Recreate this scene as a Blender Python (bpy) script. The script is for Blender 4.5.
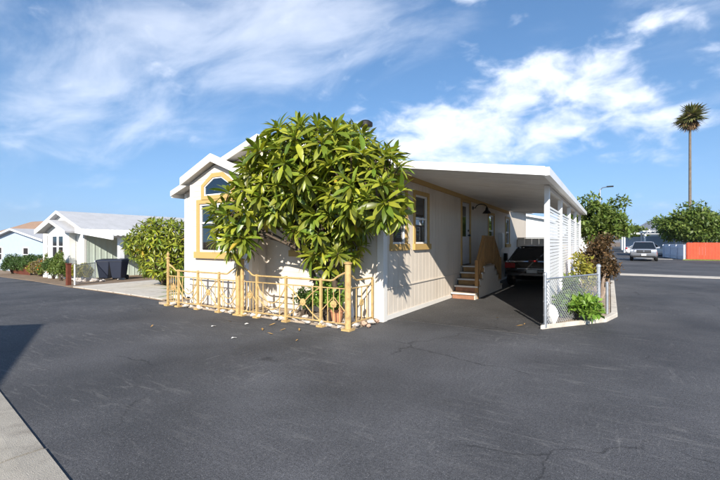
import bpy, bmesh, math, random
import numpy as np
from mathutils import Vector, Matrix, Euler
R = math.radians
rnd = random.Random(7)
for o in list(bpy.data.objects): bpy.data.objects.remove(o)
scene = bpy.context.scene
C = scene.collection
HAZE = True

# ------------------------------------------------------------------ camera
# world axes: x runs along the house front (to the right), y along its long side (away from the street)
cam_d = bpy.data.cameras.new('camera'); cam = bpy.data.objects.new('camera', cam_d); C.objects.link(cam)
cam.location = (3.61, -6.59, 1.5); cam.rotation_euler = (R(90), 0, R(32))
cam_d.sensor_width = 36; cam_d.lens = 20; cam_d.shift_y = 2/720
cam_d.clip_start = .05; cam_d.clip_end = 30000
scene.camera = cam

# ------------------------------------------------------------------ sun and sky
SUN_AZ = 26.0      # light travels +y and this many degrees towards -x
SUN_EL = 27.5
ld = Vector((-math.sin(R(SUN_AZ))*math.cos(R(SUN_EL)), math.cos(R(SUN_AZ))*math.cos(R(SUN_EL)), -math.sin(R(SUN_EL))))
sd = bpy.data.lights.new('sun', 'SUN'); so = bpy.data.objects.new('sun', sd); C.objects.link(so)
sd.energy = 5.0; sd.angle = R(.53); sd.color = (1, .93, .82)
so.rotation_euler = ld.to_track_quat('-Z', 'Y').to_euler(); so.location = (20, -40, 40)
scene.view_settings.view_transform = 'Standard'; scene.view_settings.look = 'None'
scene.view_settings.exposure = 0.75; scene.view_settings.gamma = 1; scene.view_settings.use_curve_mapping = False

world = bpy.data.worlds.new('World'); scene.world = world; world.use_nodes = True
def build_world():
    nt = world.node_tree; nt.nodes.clear(); N = nt.nodes.new; L = nt.links.new
    out = N('ShaderNodeOutputWorld'); bg = N('ShaderNodeBackground'); bg.inputs['Strength'].default_value = .11
    sky = N('ShaderNodeTexSky'); sky.sky_type = 'NISHITA'; sky.sun_disc = False
    sky.sun_elevation = R(SUN_EL)
    to_sun = -ld
    sky.sun_rotation = math.atan2(to_sun.x, to_sun.y)
    sky.air_density = 1.0; sky.dust_density = .05; sky.ozone_density = 1.8; sky.altitude = 0
    geo = N('ShaderNodeNewGeometry'); neg = N('ShaderNodeVectorMath'); neg.operation = 'SCALE'; neg.inputs['Scale'].default_value = -1
    L(geo.outputs['Incoming'], neg.inputs[0])
    lift = N('ShaderNodeVectorMath'); lift.operation = 'ADD'; lift.inputs[1].default_value = (0, 0, .13); L(neg.outputs[0], lift.inputs[0])
    nrm = N('ShaderNodeVectorMath'); nrm.operation = 'NORMALIZE'; L(lift.outputs[0], nrm.inputs[0]); L(nrm.outputs[0], sky.inputs[0])
    sep = N('ShaderNodeSeparateXYZ'); L(neg.outputs[0], sep.inputs[0])
    def m(op, a, b=None, clamp=False):
        n = N('ShaderNodeMath'); n.operation = op; n.use_clamp = clamp
        for i, v in enumerate((a, b)):
            if v is None: continue
            if isinstance(v, (int, float)): n.inputs[i].default_value = v
            else: L(v, n.inputs[i])
        return n.outputs[0]
    zz = m('ADD', m('MAXIMUM', sep.outputs['Z'], 0.0), .16)
    px, py = m('DIVIDE', sep.outputs['X'], zz), m('DIVIDE', sep.outputs['Y'], zz)
    comb = N('ShaderNodeCombineXYZ'); L(px, comb.inputs[0]); L(py, comb.inputs[1])
    def noise(scale, detail, rough, dist, loc, rot=0, sc=(1, 1, 1), dome=False):
        mp = N('ShaderNodeMapping'); mp.inputs['Location'].default_value = loc; mp.inputs['Rotation'].default_value = (0, 0, rot); mp.inputs['Scale'].default_value = sc
        L(neg.outputs[0] if dome else comb.outputs[0], mp.inputs[0])
        n = N('ShaderNodeTexNoise'); n.inputs['Scale'].default_value = scale; n.inputs['Detail'].default_value = detail
        n.inputs['Roughness'].default_value = rough; n.inputs['Distortion'].default_value = dist
        L(mp.outputs[0], n.inputs['Vector']); return n.outputs['Fac']
    def ramp(v, lo, hi):
        n = N('ShaderNodeMapRange'); n.interpolation_type = 'SMOOTHSTEP'; n.inputs['From Min'].default_value = lo; n.inputs['From Max'].default_value = hi
        L(v, n.inputs['Value']); return n.outputs['Result']
    # cumulus fields: soft large groups filled with finer lumps
    def blob(az, el, wa, we):      # a cloud bank somewhere on the sky dome
        d = Vector((-math.sin(R(az))*math.cos(R(el)), math.cos(R(az))*math.cos(R(el)), math.sin(R(el))))
        side = Vector((-d.y, d.x, 0)).normalized(); up = d.cross(side).normalized()
        def dot(v):
            n = N('ShaderNodeVectorMath'); n.operation = 'DOT_PRODUCT'; L(neg.outputs[0], n.inputs[0]); n.inputs[1].default_value = v; return n.outputs['Value']
        a = m('DIVIDE', dot(side), wa); b = m('DIVIDE', dot(up), we)
        q = m('ADD', m('MULTIPLY', a, a), m('MULTIPLY', b, b))
        front = ramp(dot(d), 0, .3)
        return m('MULTIPLY', m('POWER', 2.718, m('MULTIPLY', q, -1)), front)
    big = noise(4.5, 3, .5, .0, (3.1, 1.7, 0), 0, (1, 1, 1.7), True)
    fine = noise(11, 9, .56, .25, (7.3, 2.2, 0), 0, (1, 1, 1.8), True)
    banks = [blob(14, 17, .22, .085), blob(21, 13, .2, .06), blob(6, 20, .13, .07), blob(-3, 24, .06, .03), blob(17, 31, .05, .03), blob(-4, 15, .10, .05), blob(-40, 20, .2, .08), blob(105, 22, .3, .09), blob(170, 20, .3, .1), blob(250, 18, .35, .09)]
    s = banks[0]
    for b in banks[1:]: s = m('ADD', s, b)
    s = m('MINIMUM', s, 1.1)
    cov = m('ADD', m('ADD', m('MULTIPLY', s, .30), m('MULTIPLY', big, .45)), m('MULTIPLY', fine, .95))
    cum = m('MULTIPLY', ramp(cov, .80, 1.16), .88)
    # cirrus: long soft wisps
    w1 = noise(1.5, 9, .6, .45, (1.3, 5.2, 0), R(35), (1, 1.9, 1))
    w2 = noise(.7, 3, .5, .3, (4.4, 8.8, 0))
    cbanks = [blob(57, 24, .36, .1), blob(66, 14, .3, .09), blob(38, 30, .3, .07), blob(-20, 27, .3, .08), blob(150, 28, .4, .12), blob(240, 26, .4, .12)]
    t = cbanks[0]
    for b in cbanks[1:]: t = m('ADD', t, b)
    t = m('MINIMUM', t, 1.1)
    wis = ramp(m('ADD', m('ADD', m('MULTIPLY', w1, .8), m('MULTIPLY', w2, .25)), m('MULTIPLY', t, .28)), .58, 1.0)
    wis = m('MULTIPLY', wis, .55)
    low = ramp(sep.outputs['Z'], 0, .08)
    a = m('MULTIPLY', m('SUBTRACT', 1, m('MULTIPLY', m('SUBTRACT', 1, cum), m('SUBTRACT', 1, wis))), m('ADD', .35, m('MULTIPLY', low, .65)))
    mix = N('ShaderNodeMix'); mix.data_type = 'RGBA'
    hs = N('ShaderNodeHueSaturation'); hs.inputs['Saturation'].default_value = 1.2; hs.inputs['Value'].default_value = 1.08; L(sky.outputs[0], hs.inputs['Color'])
    L(a, mix.inputs[0]); L(hs.outputs[0], mix.inputs[6]); mix.inputs[7].default_value = (7.4, 7.7, 8.4, 1)
    L(mix.outputs[2], bg.inputs['Color']); L(bg.outputs[0], out.inputs['Surface'])
build_world()

# ------------------------------------------------------------------ helpers
class MB:
    def __init__(s): s.v = []; s.f = []
    def add(s, vs, fs):
        k = len(s.v); s.v += [tuple(v) for v in vs]; s.f += [tuple(i+k for i in f) for f in fs]; return s
    def box(s, x0, x1, y0, y1, z0, z1):
        return s.hexa([(x0,y0,z0),(x1,y0,z0),(x1,y1,z0),(x0,y1,z0),(x0,y0,z1),(x1,y0,z1),(x1,y1,z1),(x0,y1,z1)])
    def hexa(s, p): return s.add(p, [(0,3,2,1),(4,5,6,7),(0,1,5,4),(1,2,6,5),(2,3,7,6),(3,0,4,7)])
    def prism(s, pts, a, b, axis):      # polygon pts (u,v) extruded from a to b along axis
        def P(u, v, w): return {'x': (w,u,v), 'y': (u,w,v), 'z': (u,v,w)}[axis]
        n = len(pts)
        return s.add([P(u,v,a) for u, v in pts]+[P(u,v,b) for u, v in pts],
                     [tuple(range(n))[::-1], tuple(range(n, 2*n))]+[(i,(i+1)%n,(i+1)%n+n,i+n) for i in range(n)])
    def tube(s, pts, r, n=8, cap=True):
        pts = [Vector(p) for p in pts]; rs = r if isinstance(r, (list, tuple)) else [r]*len(pts)
        vs, fs = [], []; prev = None
        for i, p in enumerate(pts):
            t = (pts[min(i+1, len(pts)-1)]-pts[max(i-1, 0)]).normalized()
            if prev is None: a = t.orthogonal().normalized() if abs(t.z) > .9 or n != 4 else Vector((0,0,1)).cross(t).normalized()
            else: a = (prev-t*prev.dot(t)).normalized()
            prev = a; b = t.cross(a)
            for k in range(n):
                th = 2*math.pi*(k+.5)/n; vs.append(p+(a*math.cos(th)+b*math.sin(th))*rs[i])
        for i in range(len(pts)-1):
            for k in range(n): fs.append((i*n+k, i*n+(k+1)%n, (i+1)*n+(k+1)%n, (i+1)*n+k))
        if cap: fs += [tuple(range(n))[::-1], tuple(range((len(pts)-1)*n, len(pts)*n))]
        return s.add(vs, fs)
    def lathe(s, prof, c=(0,0,0), n=16, axis='z'):
        vs, fs = [], []
        for r, h in prof:
            for k in range(n):
                th = 2*math.pi*k/n; a, b = r*math.cos(th), r*math.sin(th)
                vs.append({'z': (c[0]+a, c[1]+b, c[2]+h), 'x': (c[0]+h, c[1]+a, c[2]+b), 'y': (c[0]+a, c[1]+h, c[2]+b)}[axis])
        m = len(prof)
        for i in range(m-1):
            for k in range(n): fs.append((i*n+k, i*n+(k+1)%n, (i+1)*n+(k+1)%n, (i+1)*n+k))
        fs += [tuple(range(n))[::-1], tuple(range((m-1)*n, m*n))]
        return s.add(vs, fs)
    def beam(s, a, b, w, h):            # rectangular bar from a to b, w wide (horizontal), h high
        a, b = Vector(a), Vector(b); t = (b-a).normalized()
        u = Vector((0,0,1)).cross(t)
        u = Vector((1,0,0)) if u.length < 1e-3 else u.normalized()
        v = t.cross(u).normalized(); u *= w/2; v *= h/2
        return s.hexa([a-u-v, a+u-v, b+u-v, b-u-v, a-u+v, a+u+v, b+u+v, b-u+v])

LOC = {}
def finish(me, smooth):
    bm = bmesh.new(); bm.from_mesh(me); bmesh.ops.recalc_face_normals(bm, faces=bm.faces); bm.to_mesh(me); bm.free()
    if smooth:
        me.polygons.foreach_set('use_smooth', [True]*len(me.polygons))
def obj(name, mb, mat, parent=None, smooth=False, loc=None, bevel=0):
    """Links one mesh object; its vertices are given in the space of the thing (world for things built in place)."""
    base = Vector((0,0,0))
    if parent is not None: base = LOC.get(parent.name, Vector((0,0,0)))
    elif loc is not None: base = Vector(loc)
    me = bpy.data.meshes.new(name)
    me.from_pydata([(v[0]-base.x, v[1]-base.y, v[2]-base.z) for v in mb.v], [], mb.f)
    finish(me, smooth)
    me.materials.append(mat); o = bpy.data.objects.new(name, me); C.objects.link(o)
    if parent is not None: o.parent = parent; LOC[o.name] = base
    else: o.location = base; LOC[o.name] = base
    if smooth:
        try: me.set_sharp_from_angle(angle=R(38))
        except Exception: pass
    if bevel:
        b = o.modifiers.new('bevel', 'BEVEL'); b.width = bevel; b.segments = 2; b.limit_method = 'ANGLE'
    return o
def obj_np(name, verts, faces, mat, parent=None, loc=None, smooth=False):
    base = Vector((0,0,0))
    if parent is not None: base = LOC.get(parent.name, Vector((0,0,0)))
    elif loc is not None: base = Vector(loc)
    verts = np.asarray(verts, dtype=np.float32)-np.array(base, dtype=np.float32); faces = np.asarray(faces, dtype=np.int32)
    me = bpy.data.meshes.new(name); k = faces.shape[1]
    me.vertices.add(len(verts)); me.vertices.foreach_set('co', verts.ravel())
    me.loops.add(faces.size); me.loops.foreach_set('vertex_index', faces.ravel())
    me.polygons.add(len(faces)); me.polygons.foreach_set('loop_start', np.arange(len(faces), dtype=np.int32)*k)
    if smooth: me.polygons.foreach_set('use_smooth', np.ones(len(faces), dtype=bool))
    me.update(calc_edges=True); me.validate()
    me.materials.append(mat); o = bpy.data.objects.new(name, me); C.objects.link(o)
    if parent is not None: o.parent = parent; LOC[o.name] = base
    else: o.location = base; LOC[o.name] = base
    return o
def tag(o, label, cat, group=None):
    o['label'] = label; o['category'] = cat
    if group: o['group'] = group
    return o
def thing(name, label, cat, loc=(0,0,0), rotz=0, group=None, local=False):
    o = bpy.data.objects.new(name, None); C.objects.link(o); o.location = loc; o.rotation_euler = (0,0,rotz); o.empty_display_size = .1
    LOC[o.name] = Vector((0,0,0)) if local else Vector(loc)
    return tag(o, label, cat, group)
def struct(o): o['kind'] = 'structure'; return o
def stuff(o): o['kind'] = 'stuff'; return o
def inst(name, me, loc, rot=(0,0,0), sc=(1,1,1), parent=None):
    o = bpy.data.objects.new(name, me); C.objects.link(o)
    o.location = loc; o.rotation_euler = rot; o.scale = sc if not isinstance(sc, (int, float)) else (sc,)*3
    if parent is not None:
        o.parent = parent; o.location = Vector(loc)-LOC.get(parent.name, Vector((0,0,0)))
    return o
def copy_tree(o, parent=None):
    c = o.copy(); C.objects.link(c)
    if parent is not None: c.parent = parent
    for ch in list(o.children): copy_tree(ch, c)
    return c
def gz(x):
    t = min(max(0., -4-x), 36); return -.033*(t-2*(1-math.exp(-t/2)))

# ------------------------------------------------------------------ materials
M = {}
def mat(name, col, rough=.7, spec=.35, metal=0, var=.08, nscale=3, fine=0, fscale=60, bump=0, bscale=80, coat=0, dirt=None, dscale=1.2, damt=0, island=0, transl=0, hue=None, stretch=(1,1,1)):
    m = bpy.data.materials.new(name); m.use_nodes = True; nt = m.node_tree; N = nt.nodes.new; L = nt.links.new
    b = nt.nodes['Principled BSDF']; b.inputs['Roughness'].default_value = rough; b.inputs['Metallic'].default_value = metal
    b.inputs['Specular IOR Level'].default_value = spec
    if coat: b.inputs['Coat Weight'].default_value = coat; b.inputs['Coat Roughness'].default_value = .05
    tc = N('ShaderNodeNewGeometry'); mp = N('ShaderNodeMapping'); mp.inputs['Scale'].default_value = stretch; L(tc.outputs['Position'], mp.inputs[0])
    def noise(s, d=5):
        n = N('ShaderNodeTexNoise'); n.inputs['Scale'].default_value = s; n.inputs['Detail'].default_value = d; n.inputs['Roughness'].default_value = .6; L(mp.outputs[0], n.inputs['Vector']); return n.outputs['Fac']
    def mapr(v, a, c, lo=.3, hi=.7):
        n = N('ShaderNodeMapRange'); n.inputs['From Min'].default_value = lo; n.inputs['From Max'].default_value = hi; n.inputs['To Min'].default_value = a; n.inputs['To Max'].default_value = c; L(v, n.inputs['Value']); return n.outputs[0]
    def mul(colsock, v):
        n = N('ShaderNodeVectorMath'); n.operation = 'SCALE'; L(colsock, n.inputs[0]); L(v, n.inputs['Scale']); return n.outputs[0]
    rgb = N('ShaderNodeRGB'); rgb.outputs[0].default_value = (*col, 1); cur = rgb.outputs[0]
    def blend(fac, a, bcol):
        n = N('ShaderNodeMix'); n.data_type = 'RGBA'; L(fac, n.inputs[0]); L(a, n.inputs[6]); n.inputs[7].default_value = (*bcol, 1); return n.outputs[2]
    if hue is not None:
        cur = blend(tc.outputs['Random Per Island'], cur, hue)
    if var: cur = mul(cur, mapr(noise(nscale), 1-var, 1+var))
    if fine: cur = mul(cur, mapr(noise(fscale, 3), 1-fine, 1+fine))
    if island:
        w = N('ShaderNodeTexWhiteNoise'); w.noise_dimensions = '1D'; L(tc.outputs['Random Per Island'], w.inputs['W'])
        cur = mul(cur, mapr(w.outputs['Value'], 1-island, 1+island, 0, 1))
    if dirt is not None:
        cur = blend(mapr(noise(dscale, 8), 0, damt, .5, .72), cur, dirt)
    L(cur, b.inputs['Base Color'])
    if bump:
        bn = N('ShaderNodeBump'); bn.inputs['Strength'].default_value = bump; bn.inputs['Distance'].default_value = .01; L(noise(bscale, 4), bn.inputs['Height']); L(bn.outputs[0], b.inputs['Normal'])
    if transl:
        t = N('ShaderNodeBsdfTranslucent'); sc = N('ShaderNodeVectorMath'); sc.operation = 'MULTIPLY'; L(cur, sc.inputs[0]); sc.inputs[1].default_value = (1.5, 1.5, .6); L(sc.outputs[0], t.inputs['Color'])
        mx = N('ShaderNodeMixShader'); mx.inputs[0].default_value = transl; L(b.outputs[0], mx.inputs[1]); L(t.outputs[0], mx.inputs[2]); L(mx.outputs[0], nt.nodes['Material Output'].inputs['Surface'])
    M[name] = m; return m
mat('soil', (.23,.17,.12), .95, .1, var=.25, nscale=2, fine=.25, fscale=40, bump=.6, bscale=30)
mat('bed', (.36,.29,.22), .95, .1, var=.25, nscale=4, fine=.3, fscale=50, bump=.8, bscale=40)
mat('concrete', (.56,.51,.44), .9, .2, var=.1, nscale=2.5, fine=.1, fscale=90, bump=.35, bscale=120, dirt=(.25,.22,.19), dscale=3, damt=.5)
mat('gutter_concrete', (.40,.365,.31), .92, .2, var=.12, nscale=3, fine=.16, fscale=110, bump=.6, bscale=140, dirt=(.2,.175,.15), dscale=5, damt=.6)
mat('wall_paint', (.66,.59,.505), .65, .3, var=.035, nscale=1.5, fine=.02, fscale=30, bump=.06, bscale=60, dirt=(.47,.40,.32), dscale=1.8, damt=.4, stretch=(1,1,.45))
mat('trim_white', (.76,.73,.68), .5, .35, var=.03, nscale=3, dirt=(.55,.5,.44), dscale=3, damt=.25)
mat('metal_white', (.78,.78,.77), .4, .4, var=.03, nscale=2, dirt=(.58,.56,.52), dscale=2.5, damt=.3)
mat('deck_under', (.80,.78,.75), .55, .3, var=.06, nscale=1.5, dirt=(.62,.57,.52), dscale=2, damt=.4)
mat('gold_trim', (.50,.33,.12), .6, .3, var=.06, nscale=4, dirt=(.35,.24,.1), dscale=4, damt=.3)
mat('fence_paint', (.50,.345,.145), .6, .3, var=.14, nscale=7, dirt=(.24,.14,.07), dscale=11, damt=.75, bump=.1, bscale=60)
mat('roof_light', (.48,.47,.45), .85, .2, var=.1, nscale=4, fine=.15, fscale=40)
mat('roof_grey', (.45,.45,.46), .85, .2, var=.08, nscale=2, fine=.12, fscale=30)
mat('roof_brown', (.34,.22,.15), .85, .2, var=.15, nscale=2, fine=.12, fscale=20)
mat('neighbour_white', (.64,.64,.61), .6, .3, var=.03)
mat('neighbour_green', (.50,.57,.50), .6, .3, var=.04)
mat('neighbour_blue', (.40,.48,.58), .6, .3, var=.05)
mat('frame_white', (.78,.78,.77), .4, .4, var=.02)
mat('dark', (.015,.015,.016), .6, .3, var=.1)
mat('interior', (.05,.045,.04), .9, .1, var=.2)
mat('blind', (.55,.53,.5), .7, .2, var=.05)
mat('door_white', (.62,.63,.66), .45, .4, var=.03)
mat('black_metal', (.012,.012,.013), .35, .5, var=.1)
mat('brass', (.30,.22,.10), .35, .5, metal=.8, var=.1)
mat('wood_brown', (.36,.20,.075), .65, .3, var=.2, nscale=6, stretch=(1,1,.25), fine=.1, fscale=40)
mat('wood_tread', (.50,.40,.30), .7, .25, var=.15, nscale=6, dirt=(.3,.22,.16), dscale=6, damt=.5)
mat('tread_edge', (.62,.6,.56), .6, .3, var=.06)
mat('sunlit_riser', (.30,.15,.09), .8, .2, var=.2, nscale=9)
mat('galvanised', (.45,.47,.50), .42, .5, metal=.75, var=.12, nscale=12)
mat('stone_white', (.56,.50,.44), .9, .2, var=.2, nscale=8, fine=.15, fscale=60, bump=.5, bscale=40, island=.2)
mat('stone_pink', (.50,.33,.24), .9, .2, var=.2, nscale=8, fine=.15, fscale=60, bump=.5, bscale=40)
mat('painted_rock', (.74,.73,.70), .7, .3, var=.06, nscale=5, bump=.4, bscale=25)
mat('leaf_big', (.105,.17,.02), .36, .5, var=.25, nscale=5, island=.45, transl=.28, hue=(.31,.315,.035))
mat('leaf_yellow', (.46,.33,.045), .5, .4, var=.2, nscale=7, transl=.25)
mat('leaf_dark', (.04,.085,.018), .45, .4, var=.2, nscale=5, island=.4, transl=.2, hue=(.075,.12,.03))
mat('leaf_mid', (.085,.14,.028), .5, .35, var=.2, nscale=3, island=.45, transl=.25, hue=(.15,.19,.04))
mat('leaf_yellowgreen', (.19,.20,.03), .5, .35, var=.2, nscale=4, island=.4, transl=.25, hue=(.34,.29,.05))
mat('leaf_fresh', (.12,.23,.03), .45, .4, var=.2, nscale=6, island=.35, transl=.3, hue=(.2,.3,.05))
mat('leaf_bronze', (.055,.042,.02), .5, .35, var=.25, nscale=6, island=.5, transl=.2, hue=(.13,.072,.032))
mat('leaf_olive', (.10,.10,.035), .55, .3, var=.2, nscale=5, island=.45, transl=.15, hue=(.24,.16,.07))
mat('petal_orange', (.62,.17,.03), .6, .2, var=.2, island=.3, transl=.2)
mat('petal_lilac', (.36,.29,.36), .7, .2, var=.2, island=.3, transl=.2)
mat('palm_frond', (.15,.18,.055), .6, .3, var=.2, nscale=2, island=.4, transl=.15, hue=(.22,.18,.08))
mat('palm_skirt', (.22,.14,.075), .85, .1, var=.25, island=.35)
mat('bark', (.10,.075,.055), .9, .2, var=.3, nscale=12, bump=.8, bscale=40, stretch=(1,1,.4))
mat('bark_pale', (.30,.23,.18), .85, .2, var=.25, nscale=12, bump=.6, bscale=40)
mat('palm_bark', (.17,.14,.11), .9, .1, var=.25, nscale=4)
mat('bin_navy', (.018,.023,.04), .45, .4, var=.1)
mat('bin_teal', (.02,.12,.115), .45, .4, var=.1)
mat('post_red', (.12,.035,.02), .75, .2, var=.2, nscale=8)
mat('fence_red', (.50,.075,.035), .7, .25, var=.12, nscale=3, island=.08)
mat('fence_white', (.62,.65,.72), .6, .3, var=.05)
mat('tan_fence', (.55,.42,.30), .8, .2, var=.12, nscale=4)
mat('grass', (.14,.17,.04), .8, .2, var=.3, nscale=3, fine=.3, fscale=40)
mat('car_silver', (.33,.35,.39), .28, .5, metal=.55, var=.02, coat=.8)
mat('car_black', (.006,.006,.007), .25, .5, var=.02, coat=1)
mat('car_dark', (.03,.03,.035), .25, .5, var=.02, coat=1)
mat('car_white', (.6,.6,.6), .25, .5, var=.02, coat=1)
mat('car_glass', (.012,.016,.022), .06, .6, var=0)
mat('rubber', (.02,.02,.02), .85, .2, var=.1)
mat('rim', (.35,.36,.38), .3, .5, metal=.8, var=.05)
mat('lamp_glass', (.75,.77,.8), .12, .6, var=0)
mat('tail_red', (.30,.012,.012), .15, .6, var=0)
mat('plate', (.7,.7,.68), .5, .3, var=.05)
mat('hill', (.16,.13,.10), .95, .1, var=.3, nscale=.004, fine=.2, fscale=.02)
mat('paper', (.7,.68,.64), .8, .2, var=.1)
mat('dry_leaf', (.36,.22,.08), .8, .2, var=.25, nscale=20)
mat('terracotta', (.42,.20,.11), .8, .2, var=.15, nscale=8)
def asphalt(name, col, scuff, amt):
    m = mat(name, col, .82, .3, var=0); nt = m.node_tree; N = nt.nodes.new; L = nt.links.new; b = nt.nodes['Principled BSDF']
    g = N('ShaderNodeNewGeometry')
    def noise(s, d, rough=.6, sc=(1,1,1), rot=0, dist=0, loc=(0,0,0)):
        mp = N('ShaderNodeMapping'); mp.inputs['Scale'].default_value = sc; mp.inputs['Rotation'].default_value = (0,0,rot); mp.inputs['Location'].default_value = loc; L(g.outputs['Position'], mp.inputs[0])
        n = N('ShaderNodeTexNoise'); n.inputs['Scale'].default_value = s; n.inputs['Detail'].default_value = d; n.inputs['Roughness'].default_value = rough; n.inputs['Distortion'].default_value = dist
        L(mp.outputs[0], n.inputs['Vector']); return n.outputs['Fac']
    def mr(v, a, c, lo, hi):
        n = N('ShaderNodeMapRange'); n.clamp = True
        for k, x in (('From Min', lo), ('From Max', hi), ('To Min', a), ('To Max', c)): n.inputs[k].default_value = x
        L(v, n.inputs['Value']); return n.outputs[0]
    def mul(a, c):
        n = N('ShaderNodeMath'); n.operation = 'MULTIPLY'; L(a, n.inputs[0]); L(c, n.inputs[1]); return n.outputs[0]
    speck = noise(120, 2); grain = noise(38, 3, .7); patch = noise(.55, 6, .6); broad = noise(.16, 3)
    v = mul(mul(mr(speck, .5, 1.7, .3, .7), mr(grain, .72, 1.32, .3, .7)), mul(mr(patch, .66, 1.36, .3, .7), mr(broad, .78, 1.22, .35, .65)))
    # pale scuffs: long thin marks left by tyres and worn sealcoat
    s1 = mul(mr(noise(2.2, 8, .72, (1, 5, 1), R(20), .8, (3,7,0)), 0, 1, .53, .72), mr(noise(.45, 3, .5, (1,1,1), 0, 0, (9,1,0)), 0, 1, .44, .62))
    s2 = mul(mr(noise(3.5, 8, .74, (6, 1, 1), R(-28), .7, (1,2,0)), 0, 1, .54, .74), mr(noise(.55, 3, .5, (1,1,1), 0, 0, (4,6,0)), 0, 1, .46, .64))
    ad = N('ShaderNodeMath'); ad.operation = 'ADD'; ad.use_clamp = True; L(s1, ad.inputs[0]); L(s2, ad.inputs[1])
    sa = N('ShaderNodeMath'); sa.operation = 'MULTIPLY'; L(ad.outputs[0], sa.inputs[0]); sa.inputs[1].default_value = amt
    # pale stones showing in the binder
    chips = mr(noise(70, 1, .5, loc=(5,5,0)), 0, .55, .66, .74)
    ad2 = N('ShaderNodeMath'); ad2.operation = 'ADD'; ad2.use_clamp = True; L(sa.outputs[0], ad2.inputs[0]); L(chips, ad2.inputs[1])
    # fine cracks, only in a few stretches of the paving, and old oil spots
    dv = N('ShaderNodeTexNoise'); dv.inputs['Scale'].default_value = 2.5; dv.inputs['Detail'].default_value = 6; L(g.outputs['Position'], dv.inputs['Vector'])
    dm = N('ShaderNodeVectorMath'); dm.operation = 'MULTIPLY_ADD'; L(dv.outputs['Color'], dm.inputs[0]); dm.inputs[1].default_value = (.5,.5,0); L(g.outputs['Position'], dm.inputs[2])
    vo = N('ShaderNodeTexVoronoi'); vo.feature = 'DISTANCE_TO_EDGE'; vo.inputs['Scale'].default_value = .42; L(dm.outputs[0], vo.inputs['Vector'])
    crack = mul(mr(vo.outputs['Distance'], 1, 0, .0, .008), mr(noise(.35, 4, .6, loc=(2,8,0)), 0, 1, .50, .58))
    oil = mul(mr(noise(1.7, 3, .5, loc=(11,3,0)), 0, 1, .64, .72), mr(noise(.4, 2, .5, loc=(6,6,0)), 0, 1, .5, .6))
    v = mul(v, mr(crack, 1, .5, 0, 1)); v = mul(v, mr(oil, 1, .62, 0, 1))
    base = N('ShaderNodeVectorMath'); base.operation = 'SCALE'; base.inputs[0].default_value = col; L(v, base.inputs['Scale'])
    mx = N('ShaderNodeMix'); mx.data_type = 'RGBA'; L(ad2.outputs[0], mx.inputs[0]); L(base.outputs[0], mx.inputs[6]); mx.inputs[7].default_value = (*scuff, 1)
    for l in list(b.inputs['Base Color'].links): nt.links.remove(l)
    L(mx.outputs[2], b.inputs['Base Color'])
    L(mr(patch, .72, .9, .3, .7), b.inputs['Roughness'])
    bn = N('ShaderNodeBump'); bn.inputs['Strength'].default_value = .55; bn.inputs['Distance'].default_value = .006; L(speck, bn.inputs['Height']); L(bn.outputs[0], b.inputs['Normal'])
    return m
asphalt('asphalt', (.062,.062,.066), (.25,.24,.23), .48)
asphalt('asphalt_drive', (.060,.058,.058), (.17,.165,.16), .45)
def glass_mat():
    m = bpy.data.materials.new('window_glass'); m.use_nodes = True; nt = m.node_tree; nt.nodes.clear(); N = nt.nodes.new; L = nt.links.new
    out = N('ShaderNodeOutputMaterial'); gl = N('ShaderNodeBsdfGlossy'); gl.inputs['Roughness'].default_value = .02; gl.inputs['Color'].default_value = (.9,.92,.95,1)
    tr = N('ShaderNodeBsdfTransparent'); tr.inputs['Color'].default_value = (.62,.66,.66,1); fr = N('ShaderNodeFresnel'); fr.inputs['IOR'].default_value = 1.6
    ad = N('ShaderNodeMath'); ad.operation = 'MULTIPLY_ADD'; ad.inputs[1].default_value = 1.7; ad.inputs[2].default_value = .04; ad.use_clamp = True; L(fr.outputs[0], ad.inputs[0])
    mx = N('ShaderNodeMixShader'); L(ad.outputs[0], mx.inputs[0]); L(tr.outputs[0], mx.inputs[1]); L(gl.outputs[0], mx.inputs[2]); L(mx.outputs[0], out.inputs[0]); M['glass'] = m
glass_mat()

# ------------------------------------------------------------------ ground, road
def sheet(name, xs, ys, dz, m, thick=0):
    mb = MB(); nx, ny = len(xs), len(ys)
    mb.add([(x, y, gz(x)+dz) for x in xs for y in ys], [(i*ny+j, (i+1)*ny+j, (i+1)*ny+j+1, i*ny+j+1) for i in range(nx-1) for j in range(ny-1)])
    return struct(obj(name, mb, M[m], smooth=True))
XS = [-14000, -3000, -800, -200, -80, -60, -50, -45]+[-40+i for i in range(0, 38)]+[-2, 0, 5, 15, 30, 60, 200, 800, 3000, 14000]
sheet('ground', XS, [-14000, -3000, -500, -100, -20, 0, 20, 60, 150, 500, 3000, 14000], -.012, 'soil')
sheet('road', [x for x in XS if -80 <= x <= 60], [-9, -5.35, -3, -1, 0, 3, 8, 15, 25, 40, 60, 90, 150], 0, 'asphalt')
# yards on the left follow a slightly curved road edge
EDGE = [(-60,6.5), (-45,5.0), (-30.5,3.2), (-20.3,1.7), (-13.9,.55), (-9.1,-.12), (-5.7,-.62)]
def edge_y(x):
    for (a, ya), (b, yb) in zip(EDGE, EDGE[1:]):
        if a <= x <= b: return ya+(yb-ya)*(x-a)/(b-a)
    return EDGE[0][1] if x < EDGE[0][0] else EDGE[-1][1]
def yard():
    mb = MB(); xs = [-60, -45]+[-40+i for i in range(0, 34)]+[-6.05]
    mb.add([p for x in xs for p in ((x, edge_y(x), gz(x)+.012), (x, edge_y(x)+.02, gz(x)+.03), (x, 45, gz(x)+.03))], [f for i in range(len(xs)-1) for f in ((3*i,3*i+3,3*i+4,3*i+1), (3*i+1,3*i+4,3*i+5,3*i+2))])
    struct(obj('yard', mb, M['soil']))
yard()
# planting bed between the ornamental fence and the house
bed = MB(); bed.box(-5.75, -.10, -.90, 0.3, -.05, .035)
struct(obj('planting_bed', bed, M['bed']))
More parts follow.
